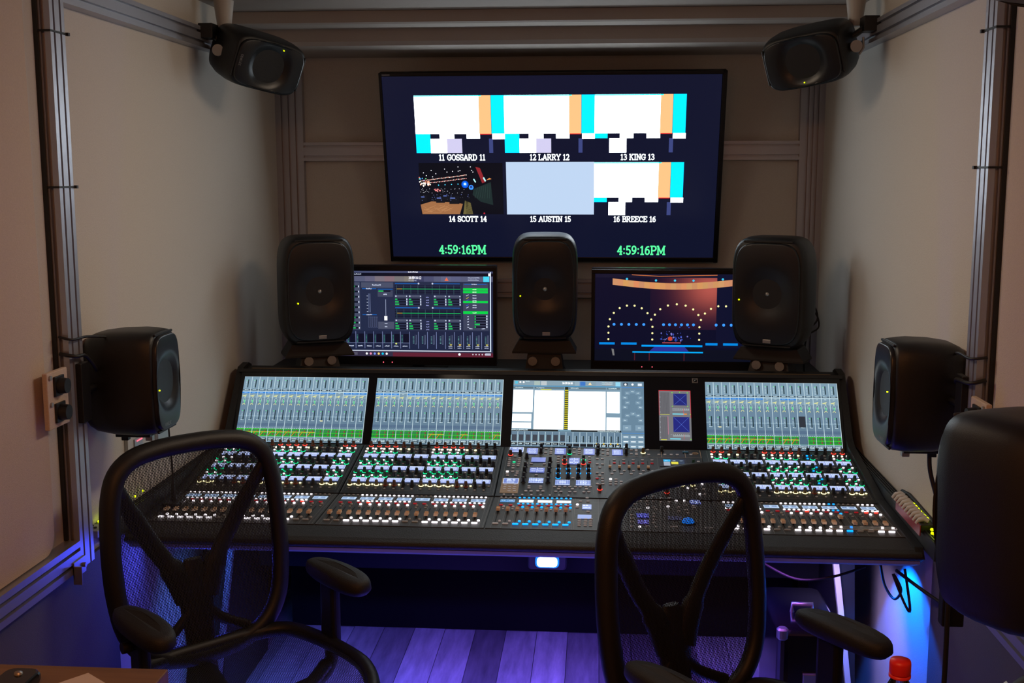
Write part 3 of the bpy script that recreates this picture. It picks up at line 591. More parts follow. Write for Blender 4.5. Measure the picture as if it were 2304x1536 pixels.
def foot(sp, x, y, zb, rz, label, wide=.25):
    t = thing('speaker_stand', label, 'stand', (x, y, SHZ), (0, 0, rz), group='stands under the front speakers'); H = zb - SHZ - .004
    m = MB(); m.loft([[Vector((sx * a, sy * b_, z)) for sx, sy in ((1, 1), (-1, 1), (-1, -1), (1, -1))] for a, b_, z in ((wide * .50, .070, H - .055), (wide * .50, .070, H - .048), (wide * .40, .065, H - .004), (wide * .36, .06, H))], DARK); m.build('cradle', t)
    m = MB(); m.loft([[Vector((sx * a, sy * b_, z)) for sx, sy in ((1, 1), (-1, 1), (-1, -1), (1, -1))] for a, b_, z in ((wide * .36, .065, 0), (wide * .36, .065, .02), (wide * .30, .06, .045), (wide * .26, .05, H - .055))], DARK); m.build('pedestal', t)
    for sx in (-1, 1):
        m = MB(); m.cyl((sx * .045, -.070, .082), (sx * .045, -.058, .082), .018, METAL, n=14); m.build('knob', t)
foot(spL, -.880, 4.42, 1.187, R(23), 'black flared stand under the left front speaker', .27)
foot(spC, .025, 4.47, 1.202, 0, 'black flared stand under the centre speaker', .25)
foot(spR, .910, 4.42, 1.187, R(-23), 'black flared stand under the right front speaker', .27)
SG = 'side speakers on the wall posts'
ssL = speaker('loudspeaker.003', 'compact black speaker hung beside the left wall post, facing across the room', .19, .295, .22, (-1.072, 3.06, 1.266), (1, -.02, .0), SG, led=(-.36, -.05), badge=False)
ssR = speaker('loudspeaker.004', 'compact black speaker hung beside the right wall post, facing across the room', .19, .295, .20, (1.082, 3.03, 1.262), (-1, -.02, .0), SG, led=(.30, .05), badge=False)
UG = 'speakers hung from the ceiling corners'
nL = (Vector(_r) * .60 + Vector(_u) * -.44 + Vector(_f) * -.66); nR = (Vector(_r) * -.50 + Vector(_u) * -.44 + Vector(_f) * -.72)
uL = speaker('loudspeaker.005', 'black speaker hung under the ceiling in the far left corner, aimed down', .19, .285, .22, (-.985, 4.06, 2.243), nL, UG, led=(-.36, .12), badge=False, roll=100)
uR = speaker('loudspeaker.006', 'black speaker hung under the ceiling in the far right corner, aimed down', .19, .285, .22, (.955, 4.06, 2.243), nR, UG, led=(.36, -.02), badge=False, roll=82)
near = speaker('loudspeaker.007', 'large dark speaker seen from behind, close at the right edge of the picture', .237, .35, .243, (.940, 1.83, 1.283), (-.40, .92, -.05), None, badge=False)
nearT = speaker('loudspeaker.008', 'dark speaker peeking in at the top right corner of the picture', .237, .35, .243, (1.02, 2.08, 2.268), (-.5, .7, -.3), None, badge=False, roll=90)
# GENELEC lettering on the baffle of the side speakers
def letters(parent, txt, h, loc, col=METAL):
    m = MB(); cx = -sum(GL[c][0] for c in txt) * h * .78 / 2
    LT = {'G': GL['C'][1][:1] + [[(.96, .45), (.6, .45)]], 'E': [[(.8, 0), (.1, 0), (.1, 1), (.8, 1)], [(.1, .5), (.65, .5)]], 'N': [[(.1, 0), (.1, 1), (.85, 0), (.85, 1)]], 'L': [[(.1, 1), (.1, 0), (.75, 0)]], 'C': GL['C'][1][:1]}
    for c in txt:
        for pl in LT[c]:
            for a, b in zip(pl[:-1], pl[1:]):
                p = Vector((cx + a[0] * h * .7, 0, a[1] * h)); q = Vector((cx + b[0] * h * .7, 0, b[1] * h)); m.cyl(p, q, h * .06, col, n=4, smooth=False)
        cx += GL[c][0] * h * .8
    o = m.build('maker_lettering', parent); o.location = loc; return o
letters(ssL, 'GENELEC', .0085, (-.018, -.1095, -.122)); letters(ssR, 'GENELEC', .0085, (.018, -.0995, -.122)); letters(uL, 'GENELEC', .008, (0, -.1095, -.118))
# brackets
def bracket(name, label, p_wall, p_spk, knob, parent=None, grp=None):
    t = thing(name, label, 'bracket', p_wall, group=grp); pw, ps, kb = Vector(p_wall), Vector(p_spk), Vector(knob)
    m = MB(); d = ps - pw; m.box((0, 0, 0), (.05, .07, .05), BLACK); m.tube([(0, 0, 0), d * .5 + Vector((0, 0, -.01)), d], .011, BLACK, n=8); m.build('arm', t, bevel=.002)
    m = MB(); k_ = kb - pw; m.cyl(k_ - Vector((0, .010, 0)), k_ + Vector((0, .008, 0)), .020, METAL, n=20); m.build('clamp_knob', t, bevel=.002)
    m = MB(); m.tube([k_ + Vector((.024, .004, .030)), k_ + Vector((.026, .002, -.004)), k_ + Vector((.012, 0, -.026))], .004, METAL, n=6); m.build('lever', t)
    return t
bracket('speaker_bracket', 'black clamp bracket holding the far left corner speaker to the high rail', (-1.128, 3.99, 2.33), (-1.05, 4.02, 2.28), (-1.083, 3.955, 2.262), grp='brackets of the corner speakers')
bracket('speaker_bracket.001', 'black clamp bracket holding the far right corner speaker to the high rail', (1.128, 3.99, 2.33), (1.03, 4.02, 2.28), (1.078, 3.955, 2.255), grp='brackets of the corner speakers')
for s_, sp in ((-1, 'left'), (1, 'right')):
    m = MB(); m.cyl((s_ * 1.10, 4.08, 2.335), (s_ * 1.10, 4.08, CZ), .022, WHITE, .036, n=18); tag(m.build('ceiling_cone'), 'short pale cone between the ceiling and the far %s corner speaker' % sp, 'mount', 'cones above the corner speakers')
    m = MB(); y = 2.90 if s_ < 0 else 2.86; x = -1.060 if s_ < 0 else 1.082
    t = thing('speaker_bracket.002', 'black arm carrying the compact speaker beside the %s wall post' % sp, 'bracket', (s_ * F, y, 1.262), group='arms of the side speakers')
    m.box((-s_ * .008, 0, 0), (.016, .05, .16), BLACK); m.tube([(0, .03, .0), (s_ * .0, .06, 0), (-s_ * .012, .11, 0)], .012, BLACK, n=8); m.build('arm', t, bevel=.002)
    m = MB(); dx = x - s_ * F
    m.box((dx + s_ * .01, .17, -.152), (.10, .05, .010), BLACK); m.box((dx - s_ * .03, .17, -.160), (.02, .02, .02), METAL); m.box((dx + s_ * .04, .17, -.160), (.02, .02, .02), BLACK); m.build('bottom_clamp', t, bevel=.002)
t = thing('speaker_bracket.004', 'black bracket carrying the large near speaker at the right edge', 'bracket', (1.163, 1.90, 1.20)); m = MB(); m.box((-.012, 0, 0), (.024, .10, .16), BLACK); m.tube([(0, 0, .05), (-.05, .0, .06), (-.13, -.03, .07)], .014, BLACK); m.build('arm', t)
t = thing('speaker_bracket.005', 'black bracket carrying the speaker in the top right corner', 'bracket', (1.163, 2.15, 2.38)); m = MB(); m.box((-.012, 0, 0), (.024, .10, .08), BLACK); m.tube([(0, 0, 0), (-.05, -.02, -.02), (-.10, -.05, -.08)], .014, BLACK); m.build('arm', t)

# ------------------------------------------------------------------ socket plates on the posts
def plate(label, s_, y, z, hs):
    t = thing('socket_plate', label, 'socket plate', (s_ * (F - .0), y, z), group='socket plates at the posts')
    m = MB(); m.box((-s_ * .007, 0, 0), (.014, .11, .145), TINTW); m.build('backplate', t, bevel=.003)
    for k in (.034, -.034):
        m = MB(); m.cyl((-s_ * .014, .0, k), (-s_ * .040, .0, k), .022, BLACK, .019, n=20); m.box((-s_ * .017, -.0, k), (.006, .050, .050), BLACK); m.build('socket', t, bevel=.001)
        m = MB(); m.cyl((-s_ * .014, -.042, k + .026), (-s_ * .019, -.042, k + .026), .006, METAL, n=10); m.build('screw', t)
plate('metal plate with two round black sockets on the left wall post', -1, 2.745, 1.275, 1)
plate('metal plate with round black sockets on the right wall post, behind the near speaker', 1, 2.715, 1.235, 1)
# cables
def cable(name, label, pts, r=.004, grp=None, n=8, cat='cable'):
    P_ = [Vector(p) for p in pts]; out = []
    for i in range(len(P_) - 1):
        p0, p1, p2, p3 = P_[max(i - 1, 0)], P_[i], P_[i + 1], P_[min(i + 2, len(P_) - 1)]
        for k in range(6):
            t_ = k / 6.; out.append(.5 * ((2 * p1) + (-p0 + p2) * t_ + (2 * p0 - 5 * p1 + 4 * p2 - p3) * t_ ** 2 + (-p0 + 3 * p1 - 3 * p2 + p3) * t_ ** 3))
    out.append(P_[-1]); m = MB(); m.tube(out, r, CABLE, n=n); return tag(m.build(name), label, cat, grp)
cable('signal_cable', 'thin black cable looping from the left post to the side speaker, upper one', [(-1.165, 2.835, 1.42), (-1.13, 2.84, 1.412), (-1.13, 2.93, 1.408), (-1.10, 3.02, 1.39), (-1.165, 3.06, 1.36)], .0035)
cable('signal_cable.001', 'thin black cable drooping from the left post to the side speaker, lower one', [(-1.165, 2.835, 1.375), (-1.125, 2.84, 1.368), (-1.125, 2.90, 1.36), (-1.13, 2.97, 1.31), (-1.16, 3.02, 1.29)], .005)
cable('signal_cable.002', 'thin black cable from the right post to the side speaker, upper one', [(1.165, 2.775, 1.40), (1.13, 2.785, 1.395), (1.13, 2.87, 1.395), (1.15, 2.97, 1.38)], .0035)
cable('signal_cable.003', 'black cable sagging from the right post to the side speaker, lower one', [(1.165, 2.775, 1.345), (1.13, 2.785, 1.335), (1.125, 2.87, 1.33), (1.155, 2.96, 1.30)], .005)
cable('speaker_cable', 'black cable hanging from the bottom of the right side speaker', [(1.115, 3.03, 1.112), (1.116, 3.02, 1.06), (1.128, 3.00, 1.00), (1.142, 2.97, .94), (1.148, 2.93, .86)], .006)
cable('speaker_cable.001', 'black cable hanging straight down below the large near speaker', [(.965, 2.32, 1.03), (.955, 2.30, .98), (.95, 2.28, .80), (.935, 2.25, .50), (.93, 2.22, .006)], .0055)
m = MB(); m.box((.972, 2.33, .985), (.045, .03, .16), BLACK); tag(m.build('cable_clip', bevel=.003), 'black block below the near speaker where a cable hangs', 'bracket')
cable('speaker_cable.002', 'thin black cables looping behind the right front speaker', [(1.03, 4.50, 1.28), (1.08, 4.50, 1.30), (1.095, 4.50, 1.24), (1.03, 4.50, 1.21), (1.09, 4.50, 1.27), (1.07, 4.50, 1.32), (1.045, 4.50, 1.15), (1.05, 4.5, SHZ + .005)], .0035)
# wall controller behind the left side speaker
t = thing('wall_controller', 'small metal wall panel with red readout below the left side speaker', 'control panel', (-W, 3.33, 1.02))
m = MB(); m.box((.006, 0, 0), (.012, .16, .16), WHITE); m.box((.014, -.01, -.02), (.006, .06, .08), ALU); m.build('housing', t, bevel=.002)
m = MB(); [m.box((.018, -.02 + .014 * i, .012), (.002, .009, .003), LEDR) for i in range(3)]; m.build('red_readout', t)
t = thing('wall_controller.001', 'narrow metal wall panel with a green light right of the red readout panel', 'control panel', (-W, 3.53, 1.03))
m = MB(); m.box((.006, 0, 0), (.012, .09, .15), ALU); m.build('housing', t, bevel=.002); m = MB(); m.box((.013, 0, -.045), (.002, .006, .006), LEDY); m.build('status_light', t)
# ------------------------------------------------------------------ mixing console
con = thing('mixing_console', 'very large black sound mixing console covered in lit buttons, faders and screens', 'mixing console', (0, 3.6, 0))
con_off = Vector((0, 3.6, 0))
def cbuild(m, name, **k):
    m.v = [tuple(Vector(v) - con_off) for v in m.v]; return m.build(name, con, **k)
XL, XR = -1.135, 1.135
FZ = .80; FY0, FY1 = 3.245, 3.575
ez = lambda y: .80 + .15 * (y - 3.565)
B1, B2, B3, B4 = -1.1086, -.5938, -.079, .6328
# body
m = MB(); m.prism([(3.20, .745), (3.24, .797), (3.578, .797), (3.590, .790), (3.99, .845), (4.055, .855), (4.22, 1.078), (4.235, 1.088), (4.30, 1.100), (4.325, 1.092), (4.335, 1.04), (4.26, .76), (3.60, .715)], 0, XL + .01, XR - .01, DARK)
cbuild(m, 'body')
# side cheeks
for s_, x in ((-1, XL), (1, XR)):
    m = MB(); m.prism([(3.19, .735), (3.125, .775), (3.15, .802), (3.58, .812), (4.02, .880), (4.06, .90), (4.235, 1.105), (4.30, 1.113), (4.335, 1.10), (4.345, 1.02), (4.27, .75), (3.6, .70)], 0, x - .012, x + .012, DARK); cbuild(m, 'side_cheek', bevel=.004)
# padded front rest
m = MB(); prof = [(3.128, .772), (3.124, .778), (3.128, .788), (3.150, .794), (3.20, .797), (3.240, .799), (3.245, .796), (3.245, .760), (3.14, .766)]
m.prism(prof, 0, XL - .005, XR + .005, LEATHER, smooth=False); cbuild(m, 'armrest', bevel=.003)
m = MB(); m.prism([(3.142, .764), (3.146, .752), (3.205, .728), (3.235, .728), (3.235, .759)], 0, XL - .004, XR + .004, UNDER); cbuild(m, 'front_rail', bevel=.002)
# fader panels and encoder panels
PLM = mat('panel_line', (.30, .24, .16), .5)
LN = mat('panel_seam', (.24, .24, .23), .5)
for x0, x1 in ((B1 - .012, B2 - .018), (B2 - .014, B3 - .02), (B3 - .016, B4 - .035), (B4 - .031, XR - .012)):
    m = MB(); m.box(((x0 + x1) / 2, (FY0 + FY1) / 2, FZ - .003), (x1 - x0, FY1 - FY0, .006), PANEL); cbuild(m, 'fader_panel')
    m = MB(); m.prism([(3.580, ez(3.58) - .008), (3.580, ez(3.58)), (3.995, ez(3.995)), (3.995, ez(3.995) - .008)], 0, x0, x1, PANEL2); cbuild(m, 'encoder_panel')
# fine channel lines and fader slots, as printed/cut pattern in their own thin parts
faders = []   # (x, y, light)
SLOT = mat('slot_black', (.002, .002, .002), .7)
def chan_pattern(B, n, slots=True):
    m = MB()
    for i in range(n + 1): m.box((B + .03 * i, 3.41, FZ + .0003), (.0007, .325, .0006), LN)
    for i in range(n): m.box((B + .03 * i + .0085, 3.365, FZ + .0004), (.0028, .135, .0008), SLOT)
    cbuild(m, 'channel_lines')
chan_pattern(B1, 16); chan_pattern(B2, 16); chan_pattern(B4, 16); chan_pattern(B3, 8)
# sub meshes used again and again
def proto(m):
    o = m.build('proto'); me = o.data; D.objects.remove(o); return me
def knob_me(ringmat, body=BLACK, r=.0056, h=.0185):
    m = MB(); m.lathe([(r * 1.55, 0), (r * 1.6, .0008), (r * 1.35, .0016)], ringmat or DARK, n=18)
    m.lathe([(r * 1.12, .0014), (r * 1.05, .004), (r * .94, h * .9), (r * .8, h), (.0004, h)], body, n=16); return proto(m)
AMB = mat('knob_amber_glow', (.10, .035, .015), .35); GOLD = mat('knob_gold_glow', (.12, .09, .03), .25); GRN = mat('knob_green_lit', (.01, .05, .025), .3)  # glow of the lit rings put into the knob body colours
KM = {'': knob_me(None), 'r': knob_me(L_R, AMB), 'g': knob_me(L_G, GRN), 'y': knob_me(L_Y, GOLD), 'u': knob_me(L_B), 'd': knob_me(mat('ring_dim_green', (.02, .05, .03), .4, emit=(0, .5, .2), es=.06)), 'o': knob_me(mat('ring_dim_red', (.06, .02, .01), .4, emit=(.6, .04, 0), es=.10), AMB)}
def btn_me(mt, w=.0095, l=.0095, h=.0030, round_=False):
    m = MB()
    if round_: m.lathe([(w / 2, 0), (w / 2, h * .7), (w * .4, h), (.0003, h)], mt, n=14)
    else: m.rbox((0, 0, h / 2), (w, l, h), mt, r=.0022, seg=2)
    return proto(m)
MT = {'': GREY, 'k': DIM, 'w': L_W, 'g': L_G, 'r': REDB, 'R': L_R, 'u': L_B, 'y': L_WY, 'm': L_Y}
class Pool(dict):
    def __init__(s, **k): s.k = k
    def __missing__(s, c): s[c] = btn_me(MT[c], **s.k); return s[c]
BSQ = Pool(w=.0088, l=.0088); BSM = Pool(w=.0075, l=.006); BBAR = Pool(w=.0185, l=.0075, h=.004); BRD = Pool(w=.0088, round_=True, h=.004); BRED = Pool(w=.0125, l=.0075); BTN = Pool(w=.0105, l=.0058)
items = {}   # kind -> list of (mesh, x, y, z, tilt)
def add(kind, me, x, y, dz=0):
    up = y > 3.58
    items.setdefault(kind, []).append((me, x, y, (ez(y) if up else FZ) + dz, math.atan(.15) if up else 0))
# fader caps: two part cap with pale index ridges
def cap_me():
    m = MB(); rings = []
    for y, z0, z1 in ((-.0125, .006, .0135), (-.004, .006, .0105), (.004, .006, .0105), (.0125, .006, .0135)):
        rings.append([Vector((-.0062, y, z0)), Vector((.0062, y, z0)), Vector((.0054, y, z1)), Vector((-.0054, y, z1))])
    m.loft(rings, COPPER); [m.box((0, y, .0125 if abs(y) > .005 else .011), (.0112, .0010, .0030), TAN) for y in (-.010, -.0065, 0, .0065, .010)]
    m.box((0, 0, .003), (.0045, .010, .006), SLOT); return proto(m)
CAP = cap_me()
m = MB(); m.loft([[Vector((-.005, -.006, .003)), Vector((.005, -.006, .003)), Vector((.0045, -.005, .009)), Vector((-.0045, -.005, .009))], [Vector((-.005, .006, .003)), Vector((.005, .006, .003)), Vector((.0045, .005, .009)), Vector((-.0045, .005, .009))]], TAN); m.box((0, 0, .002), (.003, .006, .004), SLOT); CAPS = proto(m)
# small text displays -----------------------------------------------------
DBG = srgb(150, 166, 226, 1.0); DTX = srgb(220, 232, 255, 1.3)
def disp_small(kind):
    w, h = (.0492, .031) if kind == 'enc' else (.0465, .030)
    s = Scr(w, h, DBG if kind != 'fad' else srgb(185, 208, 235))
    if kind == 'enc':
        s.r(w * .485, 0, w * .03, h, DTX, 2); s.r(0, h * .94, w, h * .06, DTX, 2); s.r(0, 0, w * .02, h, DTX, 2); s.r(w * .98, 0, w * .02, h, DTX, 2)
        for cx in (.06, .55):
            for y in (.68, .42, .16): s.blob(w * cx, h * y, w * .36, h * .13, DTX)
        s.r(0, h * .36, w, h * .03, srgb(90, 105, 180), 1)
    else:
        s.r(w * .49, 0, w * .02, h, srgb(120, 145, 190), 2)
        for cx in (.04, .54): s.r(w * cx, h * .15, w * .34, h * .7, srgb(140, 165, 205), 1); s.blob(w * cx + .002, h * .45, w * .3, h * .2, srgb(80, 100, 150))
    return s
def mk(s, name='p'):
    o = s.build(name, None, Matrix()); me = o.data; D.objects.remove(o); return me
DE = mk(disp_small('enc')); DF = mk(disp_small('fad'))
s_ = Scr(.0465, .030, srgb(90, 150, 205)); [s_.r(.002 + .0235 * i, .005, .019, .020, srgb(60, 120, 180), 1) or s_.blob(.004 + .0235 * i, .012, .014, .006, srgb(190, 225, 250)) for i in (0, 1)]; DFB = mk(s_)
s_ = Scr(.0465, .030, srgb(215, 228, 245)); [s_.r(.002 + .0235 * i, .004, .019, .022, srgb(235, 242, 250, 1.1), 1) or s_.blob(.004 + .0235 * i, .012, .014, .005, srgb(160, 180, 215)) for i in (0, 1)]; DFW = mk(s_)
dn = 0
def place_disp(me, x, y, l, name='text_display'):
    up = y > 3.58; c = put(me, name, con); z = (ez(y) if up else FZ) + .0018
    c.location = Vector((x, y, z)) - con_off; c.rotation_euler = (math.atan(.15) if up else 0, 0, 0)
def putme(me, name, loc, rot=(0, 0, 0), parent=con):
    c = D.objects.new(name, me); COL.objects.link(c); c.parent = parent; c.location = loc; c.rotation_euler = rot; return c
def pdisp(me, x, y, name='text_display'):
    up = y > 3.58; return putme(me, name, Vector((x, y, (ez(y) if up else FZ) + .0016)) - con_off, (math.atan(.15) if up else 0, 0, 0))
# channel bays -------------------------------------------------------------
def bay(B, enc, fd, caps, disp_f=None, hot=(), blue=(), dy=0):
    """enc: per channel state of the encoders (1 lit, .5 half, 0 dark, 'b' blue); fd: per channel state of the fader keys"""
    for i in range(16):
        x = B + .03 * i; e = enc[i]; lit = e in (1, 'b'); half = e == .5
        add('rotary_knob', KM['r' if lit else ('o' if half else '')] if e != 'b' else KM[''], x + .0126, 3.984)
        add('push_button', BSQ['y' if e == 1 else ('m' if half else ('u' if e == 'b' else 'k'))], x + .0050, 3.957)
        add('push_button', BSM['w' if e == 1 else ('u' if e == 'b' else ('' if half else 'k'))], x + .0240, 3.960)
        add('push_button', BSM['w' if e == 1 else ('u' if e == 'b' else ('' if half else 'k'))], x + .0042, 3.932)
        add('rotary_knob', KM['g' if lit else ('d' if half else '')], x + .0204, 3.927)
        for r_, (yk, yb, yB, yb2) in enumerate(((3.850, 3.857, 3.820, 3.826), (3.751, 3.758, 3.715, 3.724))):
            c = 'g' if lit else ('d' if half else '')
            add('rotary_knob', KM[c], x + .0052, yk); add('rotary_knob', KM[c], x + .0216, yB)
            wq = 'u' if e == 'b' else ('g' if (lit and r_ == 1 and i % 8 < 4 and B < .5) else ('w' if lit else ('k' if e == 0 else '')))
            add('push_button', BSM[wq], x + .0207, yb); add('push_button', BSM['u' if e == 'b' else ('w' if lit else 'k')], x + .0054, yb2)
        add('rotary_knob', KM['y' if lit else ('' if not half else 'o')], x + .0058, 3.648); add('push_button', BSM['m' if lit else ('k' if e == 0 else 'm')], x + .0210, 3.650)
        add('push_button', BSM['k'], x + .008, 3.618)
        if i % 2 == 0:
            for yc in (3.893, 3.787, 3.686): pdisp(DE, x + .0292 - .0246, yc - .0155)
        # fader zone
        q = fd[i]; cc = {1: 'w', 0: 'k', 'b': 'u'}[q]
        for xx, yy in ((.006, 3.563), (.0205, 3.563)): add('push_button', BSM[cc], x + xx, yy - 0.0)
        if q: 
            for xx in (.006, .021): add('push_button', BSM[cc], x + xx, 3.496)
        add('mute_button', BRED['R' if i in hot else 'r'], x + .0125, 3.4775); 
        if i in hot: add('push_button', BSM['w'], x + .0125, 3.487)
        add('round_button', BRD[cc], x + .0216, 3.458); add('push_button', BSM['k'], x + .0222, 3.434)
        add('round_button', BRD[cc], x + .0222, 3.313); add('select_button', BBAR[cc], x + .0125, 3.286)
        yc = caps[i] if isinstance(caps, (list, tuple)) else caps
        faders.append((CAP, x + .0085, yc))
        if i % 2 == 0: pdisp(DF, x + .0297 - .0232, 3.509, 'scribble_display')
bay(B1, [1, 1, 0, 0, .5, .5, 1, 1, 1, 1, .5, .5, 0, 0, 1, 1], [1] * 6 + [0, 0] + [1] * 6 + [0, 0], 3.345, hot=(13,))
bay(B2, [1, 1, 1, 1, .5, .5, 0, 0, 1, 1, 1, 1, .5, .5, 0, 0], [0, 0] + [1] * 6 + [0, 0] + [1] * 6, 3.345, hot=(3,))
c4 = [3.345] * 16; c4[11] = 3.402
bay(B4, [1, 1, .5, .5, 0, 0, 1, 1, 1, 1, .5, 'b', 0, 0, 1, 1], [1] * 4 + [0, 0] + [1] * 5 + ['b', 0, 0, 1, 1], c4, hot=(8, 14, 15))
for i in range(8):
    x = B3 + .03 * i - .0; b = i > 1; cc = 'u' if b else ''
    for xx in (.006, .0205): add('push_button', BSM[cc], x + xx, 3.568)
    if b:
        for xx in (.006, .021): add('push_button', BSM['u'], x + xx, 3.500)
    add('push_button', BSM[''], x + .012, 3.590)
    add('mute_button', BRED['r'], x + .0120, 3.484); add('round_button', BRD[cc], x + .0216, 3.464); add('push_button', BSM[''], x + .0215, 3.440)
    add('round_button', BRD[cc], x + .0215, 3.313); add('select_button', BBAR[cc], x + .0110, 3.286); faders.append((CAP, x + .0085, 3.415))
    if i % 2 == 0: pdisp(DFB if i == 0 else DFW, x + .0290 - .0232, 3.514, 'scribble_display')
for me, x, y in faders: putme(me, 'fader', Vector((x, y, FZ)) - con_off)
# centre section controls
KN = [(-0.07,3.924,'r'),(-0.036,3.928,''),(0.036,3.99,''),(0.036,3.948,''),(0.137,3.978,''),(0.138,3.942,'g'),(0.239,3.982,''),(0.238,3.951,''),(-0.011,3.899,''),(0.072,3.87,''),(0.122,3.886,'r'),(0.123,3.854,'r'),(0.188,3.889,'g'),(0.188,3.854,'r'),(-0.011,3.819,''),(-0.011,3.777,''),(-0.011,3.731,''),(-0.01,3.692,''),(0.072,3.817,''),(0.072,3.776,''),(0.071,3.73,''),(0.072,3.693,''),(0.103,3.808,'u'),(0.104,3.77,'u'),(0.137,3.81,'u'),(0.139,3.771,'u'),(0.172,3.811,'u'),(0.173,3.773,'u'),(0.206,3.813,'u'),(0.207,3.774,'u'),(0.105,3.731,'u'),(0.139,3.733,''),(0.172,3.735,''),(0.207,3.736,''),(0.238,3.998,''),(0.237,3.952,''),(0.34,4.0,''),(0.338,3.954,''),(0.398,3.962,'y'),(0.464,3.98,''),(0.567,3.866,'g'),(0.245,3.645,'r'),(0.517,3.689,'y'),(0.551,3.69,'y'),(0.463,3.629,'r')]
